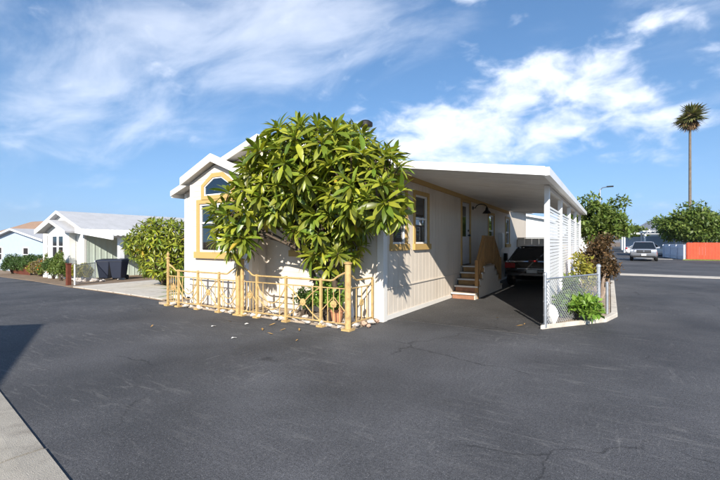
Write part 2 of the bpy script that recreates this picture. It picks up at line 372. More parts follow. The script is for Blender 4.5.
# carport drive: a slightly different asphalt course
drive = MB(); drive.box(.02, 2.62, .35, 13.5, -.03, .006)
struct(obj('carport_drive', drive, M['asphalt_drive']))
# concrete gutter on the near side of the street, in slabs
def gutter():
    gy = lambda x: -.14*x
    root = obj('gutter', MB().hexa([(x, y+gy(x), z) for z in (-1.7, -1.3) for x, y in ((-38,-6.7), (7,-6.7), (7,-5.5), (-38,-5.5))]), M['soil'])
    struct(root)
    x = 6.6; i = 0
    while x > -38:
        w = 3.05 if i else 3.4
        a = x-w; mb = MB(); ys = [-6.7, -6.2, -5.8, -5.5, -5.33]; zs = [.075, .04, .02, .022, .014]
        e = .012
        top = [(a+e, y+gy(a), gz(a)+z) for y, z in zip(ys, zs)]+[(x-e, y+gy(x), gz(x)+z) for y, z in zip(ys, zs)]
        bot = [(p[0], p[1], p[2]-.12) for p in top]
        fs = [(k, k+1, k+6, k+5) for k in range(4)]+[(k+10, k+15, k+16, k+11) for k in range(4)]+[(k, k+10, k+11, k+1) for k in range(4)]+[(k+5, k+6, k+16, k+15) for k in range(4)]+[(0,5,15,10), (4,14,19,9)]
        mb.add(top+bot, fs)
        obj('slab', mb, M['gutter_concrete'], root); x = a; i += 1
gutter()
# light concrete cross gutters over the side street
for nm, y, w, x0, x1 in (('cross_gutter', 15.6, 1.25, 4.0, 34), ('cross_gutter', 37.2, 1.0, -1, 8.2)):
    struct(obj(nm, MB().box(x0, x1, y-w/2, y+w/2, -.05, .008), M['concrete']))
# neighbour's concrete driveway, slab by slab
def drive_slabs():
    root = struct(obj('driveway', MB().prism([(-14.0, .75), (-9.1, .1), (-6.2, -.4), (-6.2, 4.5), (-14.0, 4.7)], -.42, -.40, 'z'), M['soil']))
    xs = [-13.85, -12.5, -11.1, -9.7, -8.3, -7.0, -6.2]
    for a, b in zip(xs, xs[1:]):
        for y0, y1 in ((None, 2.0), (2.03, 4.6)):
            if y0 and a > -11.6: continue
            g = .03; q = [(a+g, (edge_y(a)+.03) if y0 is None else y0), (b-g, (edge_y(b)+.03) if y0 is None else y0), (b-g, y1), (a+g, y1)]
            mb = MB().hexa([(x, y, gz(x)-.03) for x, y in q]+[(x, y, gz(x)+.055) for x, y in q])
            obj('slab', mb, M['concrete'], root)
drive_slabs()

# ------------------------------------------------------------------ wall builder with real openings
def cells(L0, L1, cuts): return sorted(set([L0, L1]+[c for c in cuts if L0 < c < L1]))
def siding(mb, frame, u0, u1, z0, z1, holes, pitch, vertical, gap=.008, proud=.012, top=None, base_t=.08):
    """frame(u, d, z) -> point; d is depth outwards. Boards stand proud of a backing wall; holes (u0,u1,z0,z1) stay open."""
    def blk(a, b, c, d, n0, n1):
        def zt(u, z): return min(z, top(u)) if top else z
        if zt((a+b)/2, d) <= c+.002: return
        mb.hexa([frame(a,n0,c), frame(b,n0,c), frame(b,n1,c), frame(a,n1,c), frame(a,n0,zt(a,d)), frame(b,n0,zt(b,d)), frame(b,n1,zt(b,d)), frame(a,n1,zt(a,d))])
    def sub(lo, hi, bl):
        segs = [(lo, hi)]
        for a, b in bl:
            segs = [t for s in segs for t in ((s[0], min(s[1], a)), (max(s[0], b), s[1])) if t[1]-t[0] > 1e-4] if True else segs
        return segs
    # backing
    us = cells(u0, u1, [h[0] for h in holes]+[h[1] for h in holes]+([(u0+u1)/2] if top else []))
    for a, b in zip(us, us[1:]):
        for c, d in sub(z0, z1, [(h[2], h[3]) for h in holes if h[0] < (a+b)/2 < h[1]]): blk(a, b, c, d, -base_t, 0)
    if vertical:
        brk = cells(u0, u1, [u0+i*pitch for i in range(1, int((u1-u0)/pitch)+1)])
        for a, b in zip(brk, brk[1:]):
            uu = cells(a+gap/2, b-gap/2, [h[0] for h in holes]+[h[1] for h in holes])
            for p, q in zip(uu, uu[1:]):
                for c, d in sub(z0, z1, [(h[2], h[3]) for h in holes if h[0] < (p+q)/2 < h[1]]): blk(p, q, c, d, 0, proud)
    else:
        brk = cells(z0, z1, [z0+i*pitch for i in range(1, int((z1-z0)/pitch)+1)])
        for c, d in zip(brk, brk[1:]):
            lo = u0; hi = u1
            for p, q in sub(lo, hi, [(h[0], h[1]) for h in holes if h[2] < (c+d)/2 < h[3]]):
                if top:
                    # trim to the gable line
                    n = 14
                    ks = [p+(q-p)*i/n for i in range(n+1)]
                    inside = [k for k in ks if top(k) > c]
                    if len(inside) < 2: continue
                    p, q = inside[0], inside[-1]
                    mid = (u0+u1)/2; pts = cells(p, q, [mid])
                else: pts = [p, q]
                for aa, bb in zip(pts, pts[1:]):
                    zc = lambda u, z: min(z, top(u)) if top else z
                    mb.hexa([frame(aa,0,c), frame(bb,0,c), frame(bb,proud,c), frame(aa,proud,c), frame(aa,0,zc(aa,d)), frame(bb,0,zc(bb,d)), frame(bb,proud*.3,zc(bb,d)), frame(aa,proud*.3,zc(aa,d))])
def window(root, frame, u0, u1, z0, z1, trim='gold_trim', tw=.09, sill=.13, mullions=(), rail=None, sill_out=.07, blind=None, trim_label=None, depth=.5):
    """trim boards round an opening, white sash, two panes, a dark room behind"""
    w = obj('window', MB().hexa([frame(a,n,z) for n in (-depth,) for a, z in ((u0,z0),(u1,z0),(u1,z1),(u0,z1))]+[frame(a,-depth-.02,z) for a, z in ((u0,z0),(u1,z0),(u1,z1),(u0,z1))]), M['interior'], root)
    box = MB()
    for a, b, c, d in ((u0-.02,u0,z0,z1), (u1,u1+.02,z0,z1), (u0,u1,z0-.02,z0), (u0,u1,z1,z1+.02)):
        box.hexa([frame(a,-depth,c), frame(b,-depth,c), frame(b,-.081,c), frame(a,-.081,c), frame(a,-depth,d), frame(b,-depth,d), frame(b,-.081,d), frame(a,-.081,d)])
    obj('room_lining', box, M['interior'], w)
    def blk(mb, a, b, c, d, n0, n1): return mb.hexa([frame(a,n0,c), frame(b,n0,c), frame(b,n1,c), frame(a,n1,c), frame(a,n0,d), frame(b,n0,d), frame(b,n1,d), frame(a,n1,d)])
    t = M[trim]
    for a, b, c, d in ((u0-tw,u0,z0,z1), (u1,u1+tw,z0,z1), (u0-tw,u1+tw,z1,z1+tw)): obj('trim', blk(MB(), a, b, c, d, .001, .034), t, w)
    obj('sill', blk(MB(), u0-tw-.02, u1+tw+.02, z0-sill, z0, .001, sill_out), t, w)
    f = .04; fr = MB()
    for a, b, c, d in ((u0,u0+f,z0,z1), (u1-f,u1,z0,z1), (u0+f,u1-f,z0,z0+f), (u0+f,u1-f,z1-f,z1)): blk(fr, a, b, c, d, -.06, .005)
    for mu in mullions: blk(fr, mu-f*.7, mu+f*.7, z0+f, z1-f, -.06, .002)
    obj('sash', fr, M['frame_white'], w)
    ed = [u0+f]+[v for mu in mullions for v in (mu-f*.7, mu+f*.7)]+[u1-f]
    for a, b in zip(ed[::2], ed[1::2]):
        zs = [(z0+f, z1-f)] if rail is None else [(z0+f, rail-.02), (rail+.02, z1-f)]
        if rail is not None: obj('meeting_rail', blk(MB(), a, b, rail-.02, rail+.02, -.055, .001), M['frame_white'], w)
        for c, d in zs: obj('pane', blk(MB(), a, b, c, d, -.03, -.026), M['glass'], w)
    if blind:
        bl = MB(); c0, c1 = blind; n = int((c1-c0)/.05)
        for i in range(n):
            zz = c0+(i+.5)*(c1-c0)/n
            bl.hexa([frame(u0+f,-.11,zz-.012), frame(u1-f,-.11,zz-.012), frame(u1-f,-.085,zz+.016), frame(u0+f,-.085,zz+.016), frame(u0+f,-.112,zz-.009), frame(u1-f,-.112,zz-.009), frame(u1-f,-.087,zz+.019), frame(u0+f,-.087,zz+.019)])
        obj('blind', bl, M['blind'], w)
    return w

# ------------------------------------------------------------------ the house
house = thing('mobile_home', 'cream manufactured home with ochre window trim on the street corner', 'house', (-3, 7.5, 0))
WL, HW, HH = 15.0, 6.0, 2.95
F_side = lambda u, d, z: (0+d, u, z)            # faces +x, u = y
F_front = lambda u, d, z: (u, 0-d, z)           # faces -y, u = x
BAY = .535
F_bay = lambda u, d, z: (u, -BAY-d, z)
F_ret = lambda u, d, z: (-3.0+d, u, z)          # bay return, faces +x
F_retl = lambda u, d, z: (-5.0-d, u, z)
winA, winB = (.34, .94, 1.46, 2.54), (1.42, 2.12, 1.46, 2.54)
winC, winD = (7.64, 8.38, 1.42, 2.45), (10.35, 11.0, 1.42, 2.45)
door = (4.66, 5.42, .84, 2.66)
sw = MB(); siding(sw, F_side, 0, WL, .62, HH, [winA, winB, winC, winD, door], .203, True)
obj('wall', sw, M['wall_paint'], house)
sk = MB(); siding(sk, F_side, 0.0, WL, .10, .60, [(10.9, 11.3, .2, .42)], .203, True, proud=.006)
obj('skirting', sk, M['wall_paint'], house)
obj('skirting_cap', MB().box(.0125, .03, .12, WL, .602, .626), M['wall_paint'], house)
obj('base_board', MB().box(-.06, .022, .12, WL, .008, .098), M['trim_white'], house)
obj('vent', MB().box(-.02, .0, 10.9, 11.3, .2, .42), M['dark'], house)
fw = MB(); siding(fw, F_front, -3.0, -.0005, .05, HH, [(-2.18, -.55, 1.32, 2.44)], .16, False, proud=.008)
fw2 = MB(); siding(fw2, F_front, -6.0, -5.0, .05, HH, [], .16, False, proud=.008, top=lambda u: 2.80+.33*(u+6)); obj('wall', fw2, M['wall_paint'], house)
gab = MB(); siding(gab, lambda u, d, z: (u, .0-d, z), -6.0, 0.0, HH+.001, HH+.9, [], .16, False, proud=.008, top=lambda u: HH+.28*(-u) if u > -3 else 2.80+.33*(u+6))
obj('wall', fw, M['wall_paint'], house); obj('gable', gab, M['wall_paint'], house)
bw = MB(); bt = lambda u: 3.33-.41*abs(u+4.05)
mw = (-4.66, -3.38, 1.27, 2.40)
siding(bw, F_bay, -5.0, -3.0, .05, 2.45, [mw], .13, False, proud=.008)
siding(bw, F_bay, -5.0, -3.0, 2.452, 3.36, [(-4.5, -3.5, 2.5, 2.9)], .13, False, proud=.008, top=bt)
obj('bay_wall', bw, M['wall_paint'], house)
rt = MB(); siding(rt, F_ret, -BAY+.081, .0, .05, 2.9, [], .203, True, gap=.004, proud=.006); obj('bay_wall', rt, M['wall_paint'], house)
rl = MB(); siding(rl, F_retl, -BAY+.081, .0, .05, 2.9, [], .203, True, gap=.004, proud=.006); obj('bay_wall', rl, M['wall_paint'], house)
lb = MB(); lb.box(-6.0, -5.92, .081, WL, .05, 2.79); obj('wall', lb, M['wall_paint'], house)
bk = MB(); bk.box(-5.919, -.081, WL-.08, WL, .05, 2.80); bk.prism([(-5.5, HH), (0, HH), (-3, HH+.84)], WL-.08, WL, 'y'); obj('wall', bk, M['wall_paint'], house)
# corner boards
cb = MB(); cb.box(-.11, .024, -.024, -.0085, .0, HH); cb.box(.0125, .026, -.0084, .12, .0, HH); obj('corner_board', cb, M['trim_white'], house)
cb = MB(); cb.box(-3.07, -2.98, -BAY-.022, -BAY-.0085, .02, 2.88); cb.box(-2.993, -2.98, -BAY-.0084, -BAY+.07, .02, 2.88); obj('corner_board', cb, M['trim_white'], house)
cb = MB(); cb.box(-5.02, -4.93, -BAY-.022, -BAY-.0085, .02, 2.88); obj('corner_board', cb, M['trim_white'], house)
cb = MB(); cb.box(-6.02, -5.92, -.022, -.0085, .02, 2.78); obj('corner_board', cb, M['trim_white'], house)
# windows
window(house, F_side, *winA, rail=2.04, blind=(2.06, 2.5))
window(house, F_side, *winB, rail=2.02)
window(house, F_side, *winC, rail=1.9)
window(house, F_side, *winD, rail=1.9)
window(house, F_front, -2.18, -.55, 1.32, 2.44, mullions=(-1.36,))
window(house, F_bay, *mw, mullions=(-4.02,), rail=1.95, tw=.1, sill=.15, sill_out=.09, depth=.44)
def transom():
    def ring(s): # house-shaped outline, inset by s
        return [(-4.56+s, 2.49+s), (-3.44-s, 2.49+s), (-3.44-s, 2.83-s*.4), (-3.82-s*.4, 3.08-s), (-4.18+s*.4, 3.08-s), (-4.56+s, 2.83-s*.4)]
    o, i = ring(0), ring(.09); n = 6; y0, y1 = -BAY-.01, -BAY-.05
    mb = MB(); mb.add([(u,y1,z) for u,z in o]+[(u,y1,z) for u,z in i]+[(u,y0,z) for u,z in o]+[(u,y0+.03,z) for u,z in i],
        [(k,(k+1)%n,(k+1)%n+n,k+n) for k in range(n)]+[(k,k+2*n,(k+1)%n+2*n,(k+1)%n) for k in range(n)]+[(k+n,(k+1)%n+n,(k+1)%n+3*n,k+3*n) for k in range(n)])
    w = obj('transom_window', mb, M['gold_trim'], house)
    j, k2 = ring(.09), ring(.12)
    mb = MB(); mb.add([(u,y1+.018,z) for u,z in j]+[(u,y1+.018,z) for u,z in k2]+[(u,y1+.035,z) for u,z in k2], [(k,(k+1)%n,(k+1)%n+n,k+n) for k in range(n)]+[(k+n,(k+1)%n+n,(k+1)%n+2*n,k+2*n) for k in range(n)])
    obj('sash', mb, M['frame_white'], w)
    obj('pane', MB().prism(ring(.115), y1+.03, y1+.034, 'y'), M['glass'], w)
    obj('shade', MB().prism(ring(.1), -BAY+.0, -BAY+.01, 'y'), M['interior'], w)
transom()
# main roof
rf = MB(); ov, fo = .02, .32
def roof_slab(mb, x0, xr, x1, z_e, z_r, y0, y1, t, z_e1=None):
    ze1 = z_e if z_e1 is None else z_e1
    mb.add([(x0,y0,z_e),(xr,y0,z_r),(x1,y0,ze1),(x0,y0,z_e+t),(xr,y0,z_r+t),(x1,y0,ze1+t),(x0,y1,z_e),(xr,y1,z_r),(x1,y1,ze1),(x0,y1,z_e+t),(xr,y1,z_r+t),(x1,y1,ze1+t)],
           [(0,1,4,3),(1,2,5,4),(6,9,10,7),(7,10,11,8),(3,4,10,9),(4,5,11,10),(0,6,7,1),(1,7,8,2),(0,3,9,6),(2,8,11,5)])
roof_slab(rf, -6.16, -3, ov, 2.80-.16*.33+.012, HH+.852, -fo+.03, WL+.3, .07, HH+.012)
obj('eave', MB().box(.03, .32, 10.9, WL+.3, 2.93, 2.99), M['trim_white'], house)
roof = obj('roof', rf, M['roof_light'], house)
def gable_fascia(name, x0, xr, x1, z_e, z_r, y0, y1, h, parent, m='trim_white', drop=.05, z_e1=None):
    ze1 = z_e if z_e1 is None else z_e1
    mb = MB(); mb.add([(x0,y0,z_e-drop),(xr,y0,z_r-drop),(x1,y0,ze1-drop),(x0,y0,z_e+h),(xr,y0,z_r+h),(x1,y0,ze1+h),(x0,y1,z_e-drop),(xr,y1,z_r-drop),(x1,y1,ze1-drop),(x0,y1,z_e+h),(xr,y1,z_r+h),(x1,y1,ze1+h)],
        [(0,1,4,3),(1,2,5,4),(6,9,10,7),(7,10,11,8),(3,4,10,9),(4,5,11,10),(0,6,7,1),(1,7,8,2),(0,3,9,6),(2,8,11,5)])
    return obj(name, mb, M[m], parent)
gable_fascia('fascia', -6.19, -3, .0, 2.80-.19*.33+.012, HH+.852, -fo-.0, -fo+.028, .085, roof, z_e1=HH+.012)
obj('fascia', MB().beam((-6.175,-fo+.03,2.74), (-6.175,WL+.3,2.74), .025, .15), M['trim_white'], roof)
# bay roof
br = MB(); roof_slab(br, -5.15, -4.05, -2.95, 3.345-.451, 3.345, -BAY-.16, .3, .06)
broof = obj('bay_roof', br, M['roof_light'], house)
gable_fascia('fascia', -5.17, -4.05, -2.93, 3.345-.459, 3.345, -BAY-.19, -BAY-.162, .16, broof, drop=.02)
for sx in (-5.162, -2.938): obj('fascia', MB().beam((sx,-BAY-.16,2.955), (sx,-.34,2.955), .022, .17), M['trim_white'], broof)
# roof vent pipe with dark cap
vp = MB(); vp.lathe([(.09,0),(.09,.82),(.085,.83)], (-1.35, 1.6, 3.42), 14); v1 = obj('flue', vp, M['galvanised'], roof, smooth=True)
obj('flue_cap', MB().lathe([(.10,.0),(.17,.02),(.17,.10),(.10,.15),(.02,.17)], (-1.35, 1.6, 4.25), 16), M['dark'], roof, smooth=True)
# brown ledger under the carport roof
obj('ledger', MB().hexa([(.0125,0,2.80),(.06,0,2.80),(.06,10.8,2.66),(.0125,10.8,2.66),(.0125,0,2.90),(.06,0,2.90),(.06,10.8,2.77),(.0125,10.8,2.77)]), M['gold_trim'], house)
# entrance door
def entrance():
    u0, u1, z0, z1 = door
    blk = lambda a, b, c, d, n0, n1: MB().hexa([F_side(a,n0,c), F_side(b,n0,c), F_side(b,n1,c), F_side(a,n1,c), F_side(a,n0,d), F_side(b,n0,d), F_side(b,n1,d), F_side(a,n1,d)])
    d = obj('door', blk(u0+.012, u1-.012, z0+.012, z1-.012, -.045, -.012), M['door_white'], house)
    for a, b, c, e in ((u0-.08,u0,z0,z1), (u1,u1+.08,z0,z1), (u0-.08,u1+.08,z1,z1+.08)): obj('door_trim', blk(a, b, c, e, .001, .036), M['gold_trim'], d)
    obj('pane', blk(u0+.1, u0+.46, z1-1.0, z1-.12, -.0125, -.006), M['car_glass'], d)
    for c, e in ((z0+.12, z0+.42), (z0+.47, z0+.76)): obj('door_panel', blk(u0+.14, u1-.14, c, e, -.0125, -.004), M['door_white'], d)
    hz = z0+.86
    obj('handle', MB().lathe([(.02,0),(.02,.03),(.034,.04),(.034,.07),(.01,.08)], (-.01, u1-.08, hz), 12, 'x'), M['black_metal'], d, smooth=True)
    obj('deadbolt', MB().lathe([(.032,0),(.032,.02),(.01,.025)], (-.01, u1-.08, hz+.14), 12, 'x'), M['black_metal'], d, smooth=True)
    obj('threshold', blk(u0, u1, z0-.03, z0+.008, -.04, .05), M['black_metal'], d)
entrance()
# gooseneck wall lamp
lampo = thing('wall_lamp', 'black gooseneck barn lamp mounted on the wall beside the entrance door', 'lamp', (.02, 5.75, 2.55))
arc = [(.02,5.75,2.55)]+[(.10+.17*(1-math.cos(t)), 5.75, 2.55+.11*math.sin(t)) for t in [R(a) for a in range(0, 181, 20)]]
obj('arm', MB().tube(arc, .013, 8), M['black_metal'], lampo, smooth=True)
obj('wall_plate', MB().lathe([(.06,0),(.06,.015),(.02,.03)], (.0125,5.75,2.55), 16, 'x'), M['black_metal'], lampo, smooth=True)
obj('lamp_shade', MB().lathe([(.025,.04),(.04,.0),(.05,-.05),(.10,-.10),(.135,-.15),(.132,-.15),(.095,-.098),(.02,-.03)], (.44,5.75,2.52), 18), M['black_metal'], lampo, smooth=True)
# electric boxes on the wall
def wbox(name, label, y0, y1, z0, z1, d, m):
    t = thing(name, label, 'utility box', (.02, (y0+y1)/2, z0))
    obj('case', MB().box(.0125, d, y0, y1, z0, z1), M[m], t, bevel=.006)
    obj('cover', MB().box(d+.001, d+.012, y0+.02, y1-.02, z0+.05, z1-.04), M[m], t)
    obj('conduit', MB().tube([(.05,(y0+y1)/2,.1), (.05,(y0+y1)/2,z0)], .018, 8), M[m], t)
wbox('meter_box', 'pale utility meter box on the shaded wall between far windows', 9.15, 9.45, 1.25, 1.85, .14, 'metal_white')
wbox('outlet_box', 'small dark utility box on the wall below the last window', 10.0, 10.22, .75, 1.05, .12, 'dark')

# ------------------------------------------------------------------ entrance steps
def steps():
    t = thing('entrance_steps', 'entrance steps with brown wooden railing descending both ways from the door', 'steps', (.35, 5.2, 0))
    x0, x1 = .04, .66; n = 5; rise = .165
    prof = []
    fy = [3.72, 3.97, 4.22, 4.47, 4.66]; by = [6.75, 6.5, 6.25, 6.0, 5.75]
    for i in range(n):
        z0, z1 = i*rise, (i+1)*rise
        a, b = (fy[i], fy[i+1]) if i < n-1 else (fy[4], by[4])
        lit = i < 2  # light put into colour: sunlit lower risers differ from the shaded ones
        obj('step', MB().box(x0+.02, x1-.02, a-.0, a+.03, z0+.008, z1-.035), M['sunlit_riser' if lit else 'wood_brown'], t)
        tr = obj('tread', MB().box(x0, x1+.01, a-.03, b+.02, z1-.033, z1), M['wood_tread'], t)
        obj('nosing', MB().box(x0, x1+.012, a-.042, a-.031, z1-.036, z1+.003), M['tread_edge'], tr)
        if i < n-1:
            a, b = by[i+1], by[i]
            obj('step', MB().box(x0+.02, x1-.02, b-.03, b, z0+.008, z1-.035), M['wood_brown'], t)
            tr = obj('tread', MB().box(x0, x1+.01, a-.018, b+.03, z1-.033, z1), M['wood_tread'], t)
    sp = [(fy[0], .0)]
    for i in range(n): sp += [(fy[i], (i+1)*rise-.036), (fy[i+1] if i < n-1 else by[4], (i+1)*rise-.036)]
    for i in range(n-1, 0, -1): sp += [(by[i], i*rise-.036), (by[i-1], i*rise-.036)]
    sp += [(by[0], 0)]
    cl = []
    for p in sp:
        if not cl or (abs(p[0]-cl[-1][0])+abs(p[1]-cl[-1][1]) > 1e-4): cl.append(p)
    obj('side_panel', MB().prism(cl, x1-.019, x1, 'x'), M['wall_paint'], t)
    # railing along the outer side: posts, sloping rails, balusters
    xr = x1-.03; ry = {4.0: (.006, 1.0), 4.66: (.84, 1.66), 5.75: (.84, 1.66), 6.6: (.30, 1.0)}
    rail = thing_part('railing', MB().beam((xr,4.64,1.66), (xr,5.77,1.66), .06, .045), 'wood_brown', t)
    for a, b in (((4.0,.93),(4.64,1.66)), ((6.6,.93),(5.77,1.66))):
        obj('handrail', MB().beam((xr,a[0],a[1]), (xr,b[0],b[1]), .06, .045), M['wood_brown'], rail)
        obj('bottom_rail', MB().beam((xr,a[0],a[1]-.5), (xr,b[0],b[1]-.74), .035, .06), M['wood_brown'], rail)
    obj('bottom_rail', MB().beam((xr,4.64,.9), (xr,5.77,.9), .035, .06), M['wood_brown'], rail)
    for y, (a, b) in ry.items(): obj('newel_post', MB().box(xr-.04, xr+.04, y-.04, y+.04, a, b+.02), M['wood_brown'], rail)
    y = 4.13
    while y < 6.55:
        if min(abs(y-k) for k in ry) > .07:
            if y < 4.64: k = (y-4.0)/.64; lo, hi = .43+k*.49, .93+k*.73
            elif y > 5.77: k = (6.6-y)/.83; lo, hi = .43+k*.49, .93+k*.73
            else: lo, hi = .9, 1.66
            obj('baluster', MB().box(xr-.017, xr+.017, y-.018, y+.018, lo, hi-.015), M['wood_brown'], rail)
        y += .125
def thing_part(name, mb, m, parent): return obj(name, mb, M[m], parent)
steps()

# ------------------------------------------------------------------ carport
def carport():
    t = thing('carport', 'white aluminium carport attached to the long side of the home', 'carport', (2.65, 5, 0))
    y0, y1, xi, xo = -.25, 10.8, .03, 2.81
    zi0, zi1, zo0, zo1 = 2.905, 2.78, 2.50, 2.55
    def zb(x, y):
        a = (x-xi)/(xo-xi); b = (y-y0)/(y1-y0)
        return (zi0*(1-b)+zi1*b)*(1-a)+(zo0*(1-b)+zo1*b)*a
    # roof pans run out from the house; each pan has a small rib
    pans = 27; w = (y1-y0-.06)/pans
    deck = None
    for i in range(pans):
        a, b = y0+.03+i*w, y0+.03+(i+1)*w
        mb = MB().hexa([(xi,a+.009,zb(xi,a)), (xo-.03,a+.009,zb(xo-.03,a)), (xo-.03,b-.009,zb(xo-.03,b)), (xi,b-.009,zb(xi,b)), (xi,a+.009,zb(xi,a)+.03), (xo-.03,a+.009,zb(xo-.03,a)+.03), (xo-.03,b-.009,zb(xo-.03,b)+.03), (xi,b-.009,zb(xi,b)+.03)])
        mb.beam((.2,b,zb(.2,b)+.035), (xo-.03,b,zb(xo-.03,b)+.035), .03, .05)
        obj('roof_pan', mb, M['deck_under'], t)
    for y, nm in ((y0, 'fascia'), (y1, 'fascia')):
        obj(nm, MB().hexa([(xi-.03,y,zb(xi,y)-.03), (xo,y,zb(xo,y)-.03), (xo,y+.025,zb(xo,y)-.03), (xi-.03,y+.025,zb(xi,y)-.03), (xi-.03,y,zb(xi,y)+.10), (xo,y,zb(xo,y)+.10), (xo,y+.025,zb(xo,y)+.10), (xi-.03,y+.025,zb(xi,y)+.10)]), M['metal_white'], t)
    obj('gutter', MB().hexa([(xo-.028,y0+.027,zo0-.03), (xo+.06,y0+.027,zo0-.03), (xo+.06,y1-.002,zo1-.03), (xo-.028,y1-.002,zo1-.03), (xo-.028,y0+.027,zo0+.09), (xo+.06,y0+.027,zo0+.09), (xo+.06,y1-.002,zo1+.09), (xo-.028,y1-.002,zo1+.09)]), M['metal_white'], t)
    xp = 2.65
    obj('beam', MB().hexa([(xp-.03,1.35,zb(xp,1.3)-.09), (xp+.03,1.35,zb(xp,1.3)-.09), (xp+.03,y1-.03,zb(xp,y1)-.09), (xp-.03,y1-.03,zb(xp,y1)-.09), (xp-.03,1.35,zb(xp,1.3)-.004), (xp+.03,1.35,zb(xp,1.3)-.012), (xp+.03,y1-.03,zb(xp,y1)-.012), (xp-.03,y1-.03,zb(xp,y1)-.004)]), M['metal_white'], t)
    ys = [1.3, 3.52, 5.76, 8.02, 10.3]
    for y in ys:
        p = obj('post', MB().box(xp-.045, xp+.045, y-.045, y+.045, .02, zb(xp,y)-.012 if y < 2 else zb(xp,y)-.095), M['metal_white'], t, bevel=.008)
        obj('foot_plate', MB().box(xp-.08, xp+.08, y-.08, y+.08, .007, .0195), M['galvanised'], p)
    sm = None
    for k, (a, b) in enumerate(zip(ys, ys[1:])):
        top = 2.13; z = .12; L = b-a-.1
        sc = obj('screen', MB().box(xp-.02, xp+.02, a+.046, a+.075, z-.05, top+.03).box(xp-.02, xp+.02, b-.075, b-.046, z-.05, top+.03).box(xp-.02, xp+.02, a+.076, b-.076, top-.005, top+.03), M['metal_white'], t)
        n = 31; dz = (top-z)/n
        if sm is None:
            mb = MB(); h = .0272; x = .004
            mb.hexa([(x-.003,-L/2+.03,-h), (x+.003,-L/2+.03,-h), (x+.003,L/2-.03,-h), (x-.003,L/2-.03,-h), (-x-.003,-L/2+.03,h), (-x+.003,-L/2+.03,h), (-x+.003,L/2-.03,h), (-x-.003,L/2-.03,h)])
            me = bpy.data.meshes.new('slat'); me.from_pydata(mb.v, [], mb.f); finish(me, False); me.materials.append(M['metal_white']); sm = me
        for i in range(n):
            inst('slat', sm, (xp, (a+b)/2, z+(i+.5)*dz), (0,0,0), (1, (b-a-.1)/2.12, 1), parent=sc)
carport()

